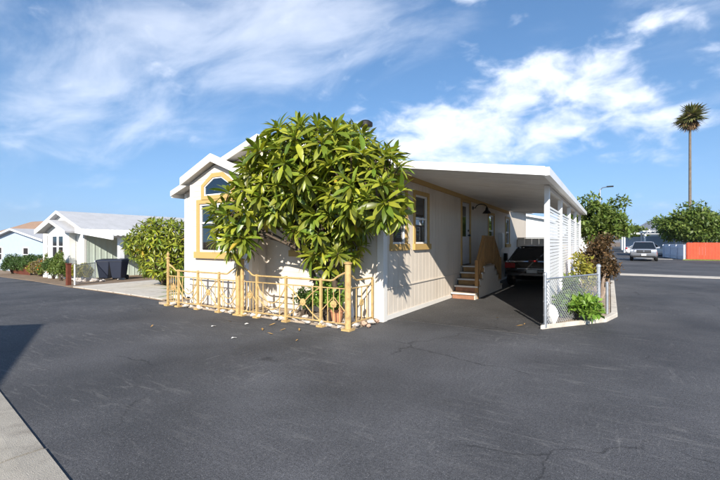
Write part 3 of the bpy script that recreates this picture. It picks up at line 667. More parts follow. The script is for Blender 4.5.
# ------------------------------------------------------------------ ornamental iron fence
def ornamental_fence():
    t = thing('ornamental_fence', 'ochre painted iron fence with curved rails and rosettes around the planting bed', 'fence', (-2.7, -.95, 0))
    FY = -.95; m = M['fence_paint']
    ground = .0
    P = lambda w, z: (-w, FY, z)
    tall = [(5.29, 1.10, .035), (2.87, 1.12, .048), (2.745, 1.12, .04), (.154, 1.12, .055)]
    short = [4.88, 4.17, 3.46, 2.32, 1.555, .73]
    def post(x, y, h, r, cap=True):
        p = obj('post', MB().lathe([(r,.0),(r,h)], (x,y,.0), 14) if r > .036 else MB().box(x-r*.62, x+r*.62, y-r*.62, y+r*.62, .0, h), m, t, smooth=r > .036)
        obj('foot', MB().box(x-r-.03, x+r+.03, y-r-.03, y+r+.03, -.01, .03), m, p)
        if cap: obj('post_cap', MB().lathe([(r*1.0,h+.0005),(r*1.35,h+.008),(r*1.4,h+.025),(r*.9,h+.04),(.004,h+.05)], (x,y,0), 14), m, p, smooth=True)
    for w, h, r in tall: post(-w, FY, h, r)
    for w in short: post(-w, FY, .86, .034, False)
    post(-.16, -.12, .84, .028, False)
    obj('finial', MB().lathe([(.012,0),(.03,.03),(.036,.06),(.02,.09),(.004,.13)], (-5.29,FY,1.15), 12), m, t, smooth=True)
    def bar(pts, r=.013, name='rail', n=6): return obj(name, MB().tube(pts, r, n), m, t, smooth=True)
    # top rail: level, sweeping up to each tall post
    def sweep(w0, w1, up0, up1):
        pts = []; n = 40
        for i in range(n+1):
            w = w0+(w1-w0)*i/n; z = .83
            for at, on in ((w0, up0), (w1, up1)):
                if on:
                    d = abs(w-at); z = max(z, .83+.15*(1-min(1, d/.26))**.7 if d < .26 else .83) if d < .26 else z
            pts.append(P(w, z))
        bar(pts, .017)
        bar([P(w0, .10), P(w1, .10)], .013); bar([P(w0, .70), P(w1, .70)], .011)
    sweep(5.26, 2.91, True, True); sweep(2.71, .2, True, True)
    # return run beside the corner of the house
    rp = [(-.16, -.9+.75*i/20, .83+.13*max(0, 1-i/6)) for i in range(21)]
    bar(rp, .016); bar([(-.16,-.9,.10), (-.16,-.14,.10)], .013); bar([(-.16,-.9,.70), (-.16,-.14,.70)], .011)
    for y in (-.68, -.5, -.32): bar([(-.16,y,.1), (-.16,y,.7)], .010, 'bar')
    # panel infills
    def circle(w, z, r): return [P(w+r*math.cos(a), z+r*math.sin(a)) for a in [2*math.pi*i/18 for i in range(19)]]
    def rosette(w, z, y=FY):
        mb = MB()
        for i in range(8):
            a = 2*math.pi*i/8; mb.lathe([(.004,-.016),(.026,-.01),(.026,.01),(.004,.016)], (-w+.042*math.cos(a), y, z+.042*math.sin(a)), 8, 'y')
        mb.lathe([(.004,-.03),(.028,-.02),(.028,.02),(.004,.03)], (-w, y, z), 10, 'y')
        obj('rosette', mb, m, t, smooth=True)
    def cross(a, b):
        c = (a+b)/2
        for s in (1, -1):
            for e in (a, b):
                bar([P(e, .4+s*.4*.74+(.0)), P(c+(e-c)*.5, .4+s*.17), P(c+(e-c)*.16, .4+s*.045)], .011, 'bar')
        rosette(c, .4)
        for w in (c-.23, c+.23): bar([P(w, .1), P(w, .7)], .009, 'bar')
    def drop(a, b):      # two hanging curves between posts with short pickets
        for z0, d in ((.66, .34), (.44, .24)):
            bar([P(a+(b-a)*i/16, z0-d*math.sin(math.pi*i/16)**.8) for i in range(17)], .011, 'bar')
        for k in (.2, .8): bar([P(a+(b-a)*k, .1), P(a+(b-a)*k, .7)], .009, 'bar')
    def picket(a, b):    # plain pickets with a small square
        for k in (.25, .5, .75): bar([P(a+(b-a)*k, .1), P(a+(b-a)*k, .7)], .009, 'bar')
        rosette((a+b)/2, .42)
        bar([P(a, .3), P((a+b)/2, .55), P(b, .3)], .009, 'bar')
    picket(5.26, 4.9); drop(4.86, 4.19); cross(4.15, 3.48); drop(3.44, 2.91); picket(2.7, 2.34); drop(2.3, 1.57); cross(1.54, .75); picket(.71, .2)
    rosette_y = MB()
    for i in range(8):
        a = 2*math.pi*i/8; rosette_y.lathe([(.004,-.016),(.024,-.01),(.024,.01),(.004,.016)], (-.16, -.5+.042*math.cos(a), .42+.042*math.sin(a)), 8, 'x')
    obj('rosette', rosette_y, m, t, smooth=True)
ornamental_fence()

# ------------------------------------------------------------------ stones and small things in the bed
def rock_mesh(name, seed, m, jag=.55):
    r = random.Random(seed); bm = bmesh.new(); bmesh.ops.create_icosphere(bm, subdivisions=2, radius=1)
    offs = [Vector((r.uniform(-1,1), r.uniform(-1,1), r.uniform(-1,1))).normalized() for _ in range(9)]
    for v in bm.verts:
        k = 1
        for o in offs:
            d = v.co.normalized().dot(o)
            if d > .55: k -= (d-.55)*jag*1.6
        v.co *= k+r.uniform(-.03, .03)
    me = bpy.data.meshes.new(name); bm.to_mesh(me); bm.free(); me.materials.append(m)
    return me
rocks = [rock_mesh('stone', 10+i, M['stone_white'] if i != 3 else M['stone_pink']) for i in range(5)]
x = -5.2; k = 0
while x < -.2:
    s = rnd.uniform(.045, .10); me = rocks[rnd.choice([0,0,1,1,2,2,4,4,3])]
    o = inst('stone', me, (x, -.90+rnd.uniform(-.06,.12), .02+s*.38), (rnd.uniform(-.3,.3), rnd.uniform(-.3,.3), rnd.uniform(0,6)), (s*1.3, s, s*.8))
    pink = me is rocks[3]
    tag(o, 'reddish stone in the row of edging stones under the ochre fence' if pink else 'pale edging stone in the row under the ochre fence', 'stone', 'reddish edging stones' if pink else 'pale edging stones')
    x += s*1.7+rnd.uniform(0,.06)
for sx, sy, s in ((-.12,-.78,.09), (-.08,-.55,.08), (-.05,-.33,.09), (-.02,-.2,.07), (.06,-.62,.05)):
    o = inst('stone', rocks[3 if s < .085 else 1], (sx, sy, .03+s*.4), (.1,.2,sx*40), (s*1.2, s, s*.8)); tag(o, 'low stone lying beside the short return of the ochre fence', 'stone', 'stones beside the fence return')
for i in range(26):
    s = rnd.uniform(.07,.16); xx = rnd.uniform(-4.9,-.4); yy = rnd.uniform(-.68,-.22)
    o = inst('stone', rocks[rnd.choice([0,1,2,4])], (xx, yy, .035+s*.32), (rnd.uniform(-.3,.3), rnd.uniform(-.3,.3), rnd.uniform(0,6)), (s*1.25, s, s*.75)); tag(o, 'pale garden stone heaped between the fence and the house wall', 'stone', 'garden stones behind the fence')
# flower pot and small garden figure behind the fence
pot = thing('flower_pot', 'small terracotta flower pot behind the fence near the tree', 'pot', (-.62, -.62, .03))
obj('pot_body', MB().lathe([(.08,0),(.12,.2),(.135,.2),(.135,.25),(.11,.25),(.105,.2),(.01,.19)], (-.62,-.62,.03), 18), M['terracotta'], pot, smooth=True)
obj('pot_soil', MB().lathe([(.004,.19),(.106,.205),(.1,.215),(.004,.22)], (-.62,-.62,.03), 14), M['soil'], pot)
fig = thing('garden_figure', 'small pale stone garden figure standing behind the fence', 'figurine', (-.42, -.5, .03))
obj('figure_body', MB().lathe([(.10,0),(.10,.05),(.07,.07),(.085,.15),(.075,.28),(.05,.36),(.03,.39),(.05,.42),(.055,.47),(.035,.52),(.004,.535)], (-.42,-.5,.03), 14), M['painted_rock'], fig, smooth=True)

# ------------------------------------------------------------------ foliage
def leaf_template(L, W, droop, fold, n=4):
    """one blade: n segments, folded along the midrib, bending down towards its tip; grows along +x"""
    v = []; f = []
    for i in range(n+1):
        t = i/n; w = W*(math.sin(math.pi*min(1, (t**1.3)*.92+.08))**.7)*(1 if 0 < i < n else .2)
        x = L*t; z = -droop*L*t*t
        v += [(x, -w/2, z+fold*w), (x, 0, z), (x, w/2, z+fold*w)]
    for i in range(n):
        a = 3*i; f += [(a, a+3, a+4, a+1), (a+1, a+4, a+5, a+2)]
    return np.array(v), np.array(f)
def rot_basis(d, up, roll):
    d = d/np.linalg.norm(d); s = np.cross(up, d); ns = np.linalg.norm(s)
    s = np.array([1.,0,0]) if ns < 1e-4 else s/ns
    u = np.cross(d, s); c, q = math.cos(roll), math.sin(roll)
    return np.stack([d, s*c+u*q, u*c-s*q], axis=1)
def spread_leaves(specs, tpl):
    V, F = tpl; k = len(V); vs = np.empty((len(specs)*k, 3)); fs = np.empty((len(specs)*len(F), 4), dtype=np.int32)
    for i, (p, B, s) in enumerate(specs):
        vs[i*k:(i+1)*k] = (V*s)@B.T+p; fs[i*len(F):(i+1)*len(F)] = F+i*k
    return vs, fs
def tri_cloud(nr, pts, size, up_bias=.3, aspect=.45):
    """many small pointed leaves (two triangles as a kite quad) around points"""
    n = len(pts); d = nr.normal(size=(n,3)); d[:,2] += up_bias*0; d /= np.linalg.norm(d, axis=1)[:,None]
    e = nr.normal(size=(n,3)); e[:,2] += up_bias*3; s = np.cross(d, e); s /= np.linalg.norm(s, axis=1)[:,None]
    sz = size*nr.uniform(.6, 1.3, size=(n,1)); w = sz*aspect*.5; up = np.cross(s, d)
    v = np.stack([pts, pts+d*sz*.45+s*w+up*sz*.06, pts+d*sz, pts+d*sz*.45-s*w+up*sz*.06], axis=1).reshape(-1,3)
    return v, np.arange(4*n).reshape(-1,4)

def rosette_specs(nr, tips, per, size, spread=(18, 88)):
    out = []
    for p, d in tips:
        d = d/np.linalg.norm(d); B = rot_basis(d, np.array([.1,.2,1.]), 0); n = per+int(nr.integers(-3, 4)); ph = nr.uniform(0, 6.28); sc = size*nr.uniform(.8, 1.2)
        for i in range(n):
            a = ph+i*2.4; b = math.radians(spread[0]+(spread[1]-spread[0])*(i/n)**.8+nr.normal()*9)
            ld_ = B@np.array([math.cos(b), math.sin(b)*math.cos(a), math.sin(b)*math.sin(a)])
            ld_[2] -= .05
            up = np.array([0,0,1.])+d*.8
            out.append((p+ld_*.02-d*.10*nr.uniform(0,1)*(i/n), rot_basis(ld_, up, nr.normal()*.35), sc*nr.uniform(.75,1.15)*(.75+.35*(i/n))))
    return out

def lobes_points(nr, lobes, spacing, keep):
    """tips spread over the surface and inside of several overlapping ellipsoids, none closer than spacing"""
    pts = []
    tries = 0; pw = np.array([l[2] for l in lobes]); pw = pw/pw.sum()
    while tries < 26000:
        tries += 1
        c, r, w = lobes[int(nr.choice(len(lobes), p=pw))]
        d = nr.normal(size=3); d /= np.linalg.norm(d); k = nr.uniform(.25, 1.0)**.3*nr.uniform(.9,1.08)
        p = np.array(c)+d*np.array(r)*k
        if not keep(p): continue
        if all((p-q[0])@(p-q[0]) > spacing**2 for q in pts):
            pts.append((p, d*np.array([1,1,1])+np.array([0,0,.25])))
    return pts

def limb(mb, a, b, r0, r1, nr, wig=.08, n=6):
    a, b = np.array(a, float), np.array(b, float); L = np.linalg.norm(b-a); pts = []
    o = nr.normal(size=3)*wig*L
    for i in range(n+1):
        t = i/n; pts.append(tuple(a+(b-a)*t+o*math.sin(math.pi*t)+np.array([0,0,.12*L*math.sin(math.pi*t)])))
    mb.tube(pts, [r0+(r1-r0)*i/n for i in range(n+1)], 7); return pts

CAMP = np.array([3.61,-6.59,1.5])
def big_tree():
    nr = np.random.default_rng(5)
    base = (-.80, -.50, .03)
    t = thing('frangipani_tree', 'broad tree with rosettes of long glossy leaves in front of the house', 'tree', base)
    lobes = [((-.95,-.85,2.95), (1.2,.85,.82), .30), ((.22,-1.05,2.5), (.72,.6,.62), .15), ((.58,-1.0,2.15), (.26,.35,.3), .03), ((.82,-1.42,2.1), (.32,.35,.36), .05), ((-1.8,-.95,2.55), (.85,.62,.66), .18), ((-.75,-.70,2.05), (.85,.55,.65), .12), ((-2.5,-1.2,2.1), (.55,.42,.45), .10), ((-2.5,-1.3,1.65), (.4,.35,.38), .05), ((-.75,-.6,1.35), (.62,.35,.35), .08)]
    def keep(p):
        x, y, z = p
        if -6.3 < x < .35 and y > -.28 and z < 3.0: return False
        if x > -.1 and y > -.62 and 2.2 < z < 3.35: return False
        if x < -2.6 and y > -.92 and z < 3.6: return False
        if y > -.1: return False
        if y > -1.15 and x > .70-.25*max(0, 2.3-z): return False
        if x > 1.08: return False
        if z > 3.62 - .25*abs(x+.9)**1.6: return False
        return z > 1.0
    tips = lobes_points(nr, lobes, .27, keep)
    # limbs
    tr = MB(); forks = []
    stems = [((-.80,-.50,.0), (-.95,-.62,1.5), .085), ((-.72,-.46,.0), (-.45,-.58,1.55), .07), ((-.86,-.48,.0), (-1.35,-.72,1.35), .065), ((-.78,-.55,.0), (-.72,-.85,1.35), .06)]
    for a, b, r in stems:
        limb(tr, a, b, r, r*.65, nr, .05, 8); forks.append((np.array(b), r*.65))
    trunk = obj('trunk', tr, M['bark'], t, smooth=True)
    mids = []; lm = MB()
    for c, r, w in lobes[:8]:
        for _ in range(3):
            e = np.array(c)+nr.normal(size=3)*np.array(r)*.28; f = min(forks, key=lambda q: np.linalg.norm(q[0]-e))
            if e[1] > -.3: e[1] = -.4
            pts = limb(lm, f[0]-np.array([0,0,.03]), e, f[1]*.5, .016, nr, .05)
            mids += [np.array(p) for p in pts[2:]]
    for p, d in tips:
        q = min(mids, key=lambda s: np.linalg.norm(s-p)+.4*max(0, s[2]-p[2]+.05)); end = p-d/np.linalg.norm(d)*.03
        lm.tube([tuple(q), tuple((q+end)/2+np.array([0,0,-.04])), tuple(end)], [.017,.013,.010], 5, cap=False)
    obj('branches', lm, M['bark'], trunk, smooth=True)
    tpl = leaf_template(.33, .086, .30, .16, 5)
    specs = rosette_specs(nr, tips, 15, 1.0)
    specs = [s for s in specs if not (s[0][0]+s[1][0,0]*.3 < .03 and s[0][1]+s[1][1,0]*.31*s[2] > -.04 and s[0][2] < 2.95)]
    # the leaves that show largest stand alone, the rest of the crown is one mesh
    key = [np.linalg.norm(s[0]+s[1][:,0]*.2-CAMP)-1.0*abs(s[1][:,2]@((CAMP-s[0])/np.linalg.norm(CAMP-s[0]))) for s in specs]
    order = np.argsort(key)[:270]; near = set(order.tolist())
    vs, fs = spread_leaves([s for i, s in enumerate(specs) if i not in near], tpl)
    crown = stuff(obj_np('crown', vs, fs, M['leaf_big'], t, smooth=True))
    me = bpy.data.meshes.new('leaf'); me.from_pydata([tuple(v) for v in tpl[0]], [], [tuple(int(i) for i in f) for f in tpl[1]]); me.materials.append(M['leaf_big_single'])
    me.polygons.foreach_set('use_smooth', [True]*len(me.polygons))
    for i in order:
        p, B, s = specs[i]; inst('leaf', me, Vector(p), Matrix(B.tolist()).to_euler(), float(s), parent=t)
    # a few yellowing leaves
    ye = [specs[i] for i in nr.choice(len(specs), 26, replace=False)]
    ye += [(np.array([.18+nr.normal()*.12, -.95+nr.normal()*.1, 2.18+nr.normal()*.1]), rot_basis(np.array([nr.normal()*.4, -.5, -1.]), np.array([0,-1.,.3]), nr.normal()*.4), 1.0) for _ in range(9)]
    vs, fs = spread_leaves(ye, tpl); vs += np.array([.0,-.012,.012]); obj_np('yellow_leaves', vs, fs, M['leaf_yellow'], crown, smooth=True)
# single leaves draw their shade from the object instead of the mesh island
def single_leaf_material():
    m = M['leaf_big'].copy(); m.name = 'leaf_big_single'; nt = m.node_tree; oi = nt.nodes.new('ShaderNodeObjectInfo')
    for l in list(nt.links):
        if l.from_socket.name == 'Random Per Island':
            to = l.to_socket; nt.links.remove(l); nt.links.new(oi.outputs['Random'], to)
    M['leaf_big_single'] = m
single_leaf_material()
big_tree()

def bush(name, label, cat, pos, r, n, size, m, seed, z0=0, group=None, aspect=.45, stems=5, clumps=14, extra=None):
    """shrub: thin stems and clumps of pointed leaves over an uneven volume"""
    nr = np.random.default_rng(seed); t = thing(name, label, cat, pos, 0, group)
    pos = np.array(pos); r = np.array(r); cs = []
    for _ in range(clumps):
        d = nr.normal(size=3); d /= np.linalg.norm(d); d[2] = abs(d[2])*1.6-.55
        cs.append(pos+np.array([0,0,z0+r[2]])+d*r*nr.uniform(.45,.82))
    cs = np.array(cs); idx = nr.integers(0, clumps, n); g = nr.normal(size=(n,3)); g /= np.linalg.norm(g,axis=1)[:,None]
    pts = cs[idx]+g*(r*.42)*nr.uniform(.3,1.0,size=(n,1))**.5
    pts[:,2] = np.maximum(pts[:,2], pos[2]+.02)
    v, f = tri_cloud(nr, pts, size, .5, aspect); cr = stuff(obj_np('foliage', v, f, M[m], t))
    st = MB()
    for i in range(stems):
        e = cs[int(nr.integers(0, clumps))]; limb(st, pos+np.array([nr.normal()*.04, nr.normal()*.04, 0]), e, .018+.012*r[2], .006, nr, .06, 5)
    obj('stems', st, M['bark'], t, smooth=True)
    if extra:
        em, en, es = extra; k = nr.integers(0, n, en); dirs = pts[k]-(pos+np.array([0,0,r[2]])); v, f = tri_cloud(nr, pts[k]+dirs*.06+np.array([0,0,.02]), es, .5, .8); stuff(obj_np('flowers', v, f, M[em], t))
    return t
def tree(name, label, pos, h, r, n, size, m, seed, trunk_r=.12, crown_z=.45, clumps=34, group=None, bark='bark', aspect=.5, lean=(0,0)):
    """trunk with limbs and a crown of leaf clumps with gaps"""
    nr = np.random.default_rng(seed); t = thing(name, label, 'tree', pos, 0, group); pos = np.array(pos, float); r = np.array(r, float)
    cc = pos+np.array([lean[0], lean[1], h-r[2]]); tr = MB(); top = pos+np.array([lean[0]*.6, lean[1]*.6, h*crown_z])
    tr.tube([tuple(pos+np.array([0,0,-.05])), tuple(pos+(top-pos)*.5+np.array([.03,0,0])), tuple(top)], [trunk_r*1.25, trunk_r, trunk_r*.8], 9)
    cs = []
    while len(cs) < clumps:
        d = nr.normal(size=3); d /= np.linalg.norm(d); k = nr.uniform(.3,.85); c = cc+d*r*k
        cs.append(c)
    for c in cs[:16]: limb(tr, top, c, trunk_r*.5, .012, nr, .06, 5)
    obj('trunk', tr, M[bark], t, smooth=True)
    cs = np.array(cs); sizes = nr.uniform(.22,.42,clumps); idx = nr.integers(0, clumps, n); g = nr.normal(size=(n,3)); g /= np.linalg.norm(g,axis=1)[:,None]
    pts = cs[idx]+g*r*sizes[idx][:,None]*(nr.uniform(.2,1,size=(n,1))**.45)*np.array([1,1,.8])
    v, f = tri_cloud(nr, pts, size, .6, aspect); stuff(obj_np('crown', v, f, M[m], t)); return t

# round shrub behind the fence, tufts at the fence foot
bush('round_shrub', 'dark round shrub behind the fence rosette under the tree', 'shrub', (-1.5,-.45,.03), (.27,.24,.30), 1500, .06, 'leaf_dark', 21)
bush('leafy_shrub', 'low green leafy shoots around the foot of the tree trunk', 'shrub', (-.85,-.62,.03), (.36,.2,.42), 420, .16, 'leaf_fresh', 22, aspect=.3)

# ------------------------------------------------------------------ corner planter with chain-link fence
def planter():
    pts = [(2.68,.98), (3.52,2.32), (3.62,3.0), (3.62,11.0), (2.68,11.0)]
    struct(obj('planter_bed', MB().prism(pts, -.02, .05, 'z'), M['bed']))
    kb = thing('kerb', 'narrow concrete kerb round the corner planter below the chain link fence', 'kerb', (3.2, 2, 0))
    out = [(2.60,.86), (3.56,2.22), (3.74,2.95), (3.74,11.0)]; inn = [(2.681,1.0), (3.50,2.31), (3.625,3.0), (3.625,11.0)]
    for i in range(3):
        q = [out[i], out[i+1], inn[i+1], inn[i]]
        obj('kerb_stone', MB().hexa([(x,y,-.02) for x, y in q]+[(x,y,.075) for x, y in q]), M['concrete'], kb, bevel=.012)
planter()
def chain_link(name, label, a, b, h, posts, wire=.0036, pitch=.066, z0=.06, top_r=.016):
    a, b = Vector((*a, 0)), Vector((*b, 0)); L = (b-a).length; u = (b-a).normalized()
    t = thing(name, label, 'fence', tuple((a+b)/2))
    for k, (s, ph, r) in enumerate(posts):
        p = a+u*s; o = obj('post', MB().lathe([(r,0),(r,ph)], (p.x,p.y,z0-.04), 14), M['galvanised'], t, smooth=True)
        obj('post_cap', MB().lathe([(r*1.25,ph+.001),(r*1.25,ph+.03),(r*.8,ph+.055),(.004,ph+.065)], (p.x,p.y,z0-.04), 14), M['galvanised'], o, smooth=True)
        for zz in (.2, .5, .8):
            if zz < ph/.95: obj('band', MB().lathe([(r*1.02,0),(r*1.2,.002),(r*1.2,.022),(r*1.02,.024)], (p.x,p.y,z0+zz*h), 14), M['galvanised'], o, smooth=True)
    obj('top_rail', MB().tube([tuple(a+Vector((0,0,z0+h))), tuple(b+Vector((0,0,z0+h)))], top_r, 10), M['galvanised'], t, smooth=True)
    mb = MB(); n = int((L+h)/pitch)
    for sgn in (0, 1):
        for i in range(n+1):
            s0 = -h+i*pitch; lo, hi = max(0, -s0), min(h, L-s0)     # wire s = s0 + z
            if hi-lo < .02: continue
            q = []
            for z in (lo, hi):
                s = s0+z
                if sgn: s = L-s
                q.append(tuple(a+u*s+Vector((u.y,-u.x,0))*(.002 if sgn else -.002)+Vector((0,0,z0+z))))
            mb.tube(q, wire, 3, cap=False)
    stuff(obj('wire_mesh', mb, M['galvanised'], t)); return t
chain_link('chain_link_fence', 'galvanised chain link fence around the corner planter by the carport', (2.66,.97), (3.42,2.72), .80, [(.0, .90, .028), (1.905, .98, .034)])
o = thing('fence_post', 'short galvanised pipe post beside the chain link corner post', 'post', (3.56, 2.84, .05))
obj('pipe', MB().lathe([(.026,0),(.026,.62)], (3.56,2.84,.05), 12), M['galvanised'], o, smooth=True); obj('pipe_cap', MB().lathe([(.03,.6205),(.03,.64),(.004,.66)], (3.56,2.84,.05), 12), M['galvanised'], o, smooth=True)
o = inst('painted_rock', rock_mesh('painted_rock', 77, M['painted_rock'], .18), (2.74, 1.22, .2), (0,0,.5), (.13,.16,.24)); tag(o, 'white painted rounded rock at the foot of the first carport post', 'rock')
bush('leafy_plant', 'fresh green leafy plant inside the chain link corner planter', 'plant', (3.08,1.95,.05), (.46,.46,.22), 1700, .12, 'leaf_fresh', 31, aspect=.5)
bush('climbing_plant', 'yellow green plant growing behind the chain link against the white screen', 'plant', (2.95,2.75,.05), (.24,.3,.38), 700, .10, 'leaf_mid', 32)
bush('climbing_plant', 'yellow leaved bush between the white screen and the bronze shrub', 'plant', (3.05,4.6,.05), (.3,.45,.62), 900, .10, 'leaf_yellowgreen', 33)
o = bush('dry_stems', 'dry brown plant litter beside the chain link corner post', 'plant', (3.38,2.55,.05), (.12,.15,.14), 160, .08, 'leaf_olive', 35)
# bronze shrub with a pale forked stem
def bronze():
    nr = np.random.default_rng(8); pos = np.array([3.42,5.6,.05]); t = thing('bronze_shrub', 'bronze leaved shrub with pale forked stems beside the carport', 'shrub', tuple(pos))
    mb = MB(); ends = []
    for dx, dy, z in ((-.14,.1,.95), (.16,-.05,.85), (.03,.22,1.15), (-.2,-.18,.75), (.22,.18,1.1)):
        p = limb(mb, pos, pos+np.array([dx,dy,z]), .05, .02, nr, .09); ends.append(np.array(p[-1]))
    obj('trunk', mb, M['bark_pale'], t, smooth=True)
    n = 5200; cs = []
    for i in range(30):
        d = nr.normal(size=3); d /= np.linalg.norm(d); cs.append(pos+np.array([0,0,1.0])+d*np.array([.40,.52,.68])*nr.uniform(.45,.95))
    cs = np.array(cs); idx = nr.integers(0, 30, n); pts = cs[idx]+nr.normal(size=(n,3))*.085
    v, f = tri_cloud(nr, pts, .085, .5, .5); stuff(obj_np('crown', v, f, M['leaf_bronze'], t))
bronze()
tree('planter_tree', 'green bushy tree behind the bronze shrub at the end of the carport', (3.3,12.6,.0), 3.6, (1.3,1.3,1.2), 9000, .16, 'leaf_mid', 41, .09, .5, 44)
# spreading branch tips and a tuft on top of that tree come with a second, taller palm-like crown behind it

# ------------------------------------------------------------------ cars
def car(name, label, loc, rotz, paint, L=4.5, W=1.82, H=1.45, suv=False, group=None, front_plate=True):
    """front of the car faces -y in its own space"""
    t = thing(name, label, 'car', loc, rotz, group, local=True)
    h = H; hw = W/2; belt = .60*h+(.04 if suv else 0); hood = belt-.03 if suv else belt-.05; sill = .24 if suv else .18
    y = lambda k: -L/2+L*k
    if suv: st = [(0,.52,.80,.86), (.015,.40,.90,.93), (.06,.30,.97,hood-.02), (.25,.28,1,hood+.03), (.30,.28,1,belt), (.55,.28,1,belt), (.88,.28,1,belt+.02), (.955,.30,.97,belt), (.985,.40,.93,belt-.1), (1,.5,.88,belt-.2)]
    else: st = [(0,.45,.75,.62), (.015,.34,.88,.70), (.07,.24,.96,hood-.05), (.27,.2,1,hood+.04), (.33,.2,1,belt), (.55,.2,1,belt), (.80,.2,1,belt+.03), (.93,.24,.97,belt+.06), (.985,.36,.93,belt), (1,.45,.88,belt-.18)]
    mb = MB(); rows = []
    for k, lo, wf, top in st:
        w = hw*wf; lo = max(lo, sill) if .05 < k < .95 else lo
        rows.append([(-w*.90,y(k),lo), (-w,y(k),lo+.10), (-w*1.0,y(k),(lo+top)/2+.04), (-w*.97,y(k),top-.08), (-w*.88,y(k),top), (-w*.4,y(k),top+.025), (w*.4,y(k),top+.025), (w*.88,y(k),top), (w*.97,y(k),top-.08), (w,y(k),(lo+top)/2+.04), (w,y(k),lo+.10), (w*.9,y(k),lo)])
    vs = [p for r_ in rows for p in r_]; n = 12; fs = []
    for i in range(len(rows)-1):
        for j in range(n-1): fs.append((i*n+j, i*n+j+1, (i+1)*n+j+1, (i+1)*n+j))
        fs.append((i*n+n-1, i*n, (i+1)*n, (i+1)*n+n-1))
    fs += [tuple(range(n)), tuple(range((len(rows)-1)*n, len(rows)*n))[::-1]]
    body = obj('body', mb.add(vs, fs), M[paint], t, smooth=True, bevel=.025)
    # greenhouse: pillars and roof in paint, panes inset
    yb0, yr0, yr1, yb1 = (y(.27), y(.41), y(.88), y(.97)) if suv else (y(.29), y(.44), y(.74), y(.91))
    wb, wr = hw*.90, hw*.70; zr = h-.06
    A = [(-wb,yb0,belt), (wb,yb0,belt), (wr,yr0,zr), (-wr,yr0,zr)]; B = [(-wb,yb1,belt+.03), (wb,yb1,belt+.03), (wr,yr1,zr), (-wr,yr1,zr)]
    roof = MB(); roof.add([A[3], A[2], B[2], B[3]]+[(p[0]*.8, p[1]*.99+(.06 if i < 2 else -.06), h) for i, p in enumerate((A[3], A[2], B[2], B[3]))], [(3,2,1,0), (4,5,6,7), (0,1,5,4), (1,2,6,5), (2,3,7,6), (3,0,4,7)])
    obj('roof', roof, M[paint], t, smooth=True, bevel=.02)
    def quad(p, ins, off):
        c = sum((Vector(q) for q in p), Vector())/4; nrm = (Vector(p[1])-Vector(p[0])).cross(Vector(p[3])-Vector(p[0])).normalized()
        if nrm.dot(c-Vector((0,0,h*.6))) < 0: nrm = -nrm
        return [Vector(q)+(c-Vector(q))*ins+nrm*off for q in p]
    def slab(p, ins=0, a=0, b=-.02): return MB().hexa([tuple(v) for v in quad(p, ins, b)]+[tuple(v) for v in quad(p, ins, a)])
    S1 = [A[0], B[0], B[3], A[3]]; S2 = [A[1], B[1], B[2], A[2]]
    obj('windscreen', slab(A, .03), M['car_glass'], t); obj('rear_window', slab(B, .05), M['car_glass'], t)
    for S in (S1, S2):
        mid0 = Vector(S[0]).lerp(Vector(S[1]), .5); mid1 = Vector(S[3]).lerp(Vector(S[2]), .48)
        obj('side_window', slab([S[0], tuple(mid0), tuple(mid1), S[3]], .06), M['car_glass'], t); obj('side_window', slab([tuple(mid0), S[1], S[2], tuple(mid1)], .06), M['car_glass'], t)
    for a_, b_ in [(A[0],A[3]), (A[1],A[2]), (B[0],B[3]), (B[1],B[2])]+[(tuple(Vector(S[0]).lerp(Vector(S[1]), .5)), tuple(Vector(S[3]).lerp(Vector(S[2]), .48))) for S in (S1, S2)]:
        obj('pillar', MB().tube([a_, b_], .033, 6), M[paint], t, smooth=True)
    wr_ = .36 if suv else .32
    for sx in (-1, 1):
        for k in (.19, .80):
            ww = obj('wheel', MB().lathe([(wr_*.7,-.10),(wr_*.96,-.10),(wr_,-.06),(wr_,.06),(wr_*.96,.10),(wr_*.7,.10)], (sx*(hw-.09), y(k), wr_), 20, 'x'), M['rubber'], t, smooth=True)
            obj('rim', MB().lathe([(wr_*.68,-.085),(wr_*.62,-.07),(.05,-.06),(.05,.06),(wr_*.62,.07),(wr_*.68,.085)], (sx*(hw-.075), y(k), wr_), 16, 'x'), M['rim'], ww, smooth=True)
        zf = hood-.10 if suv else hood-.14
        obj('headlight', MB().hexa([(sx*hw*.54,y(-.006),zf-.07), (sx*hw*.91,y(.008),zf-.06), (sx*hw*.93,y(.09),zf-.05), (sx*hw*.62,y(.05),zf-.06), (sx*hw*.54,y(.0),zf+.04), (sx*hw*.91,y(.012),zf+.05), (sx*hw*.92,y(.10),zf+.06), (sx*hw*.60,y(.06),zf+.05)]), M['lamp_glass'], t)
        zt = belt-.06
        obj('tail_light', MB().hexa([(sx*hw*.58,y(.975),zt-.11), (sx*hw*.945,y(.955),zt-.12), (sx*hw*.945,y(.998),zt-.12), (sx*hw*.58,y(1.006),zt-.11), (sx*hw*.58,y(.965),zt+.04), (sx*hw*.94,y(.95),zt+.06), (sx*hw*.94,y(.985),zt+.06), (sx*hw*.58,y(.996),zt+.04)]), M['tail_red'], t)
        mr = obj('mirror', MB().hexa([(sx*(hw*.93),y(.32),belt+.02), (sx*(hw+.16),y(.33),belt+.03), (sx*(hw+.16),y(.35),belt+.03), (sx*(hw*.93),y(.35),belt+.02), (sx*(hw*.93),y(.32),belt+.12), (sx*(hw+.16),y(.33),belt+.16), (sx*(hw+.16),y(.35),belt+.16), (sx*(hw*.93),y(.35),belt+.12)]), M[paint], t, bevel=.015)
    gz0 = hood-.24 if suv else hood-.3
    obj('grille', MB().box(-hw*.52, hw*.52, y(-.004), y(.03), gz0-.04, gz0+.17), M['dark'], t)
    obj('grille_bar', MB().box(-hw*.5, hw*.5, y(-.0065), y(-.0045), gz0+.07, gz0+.09), M['rim'], t)
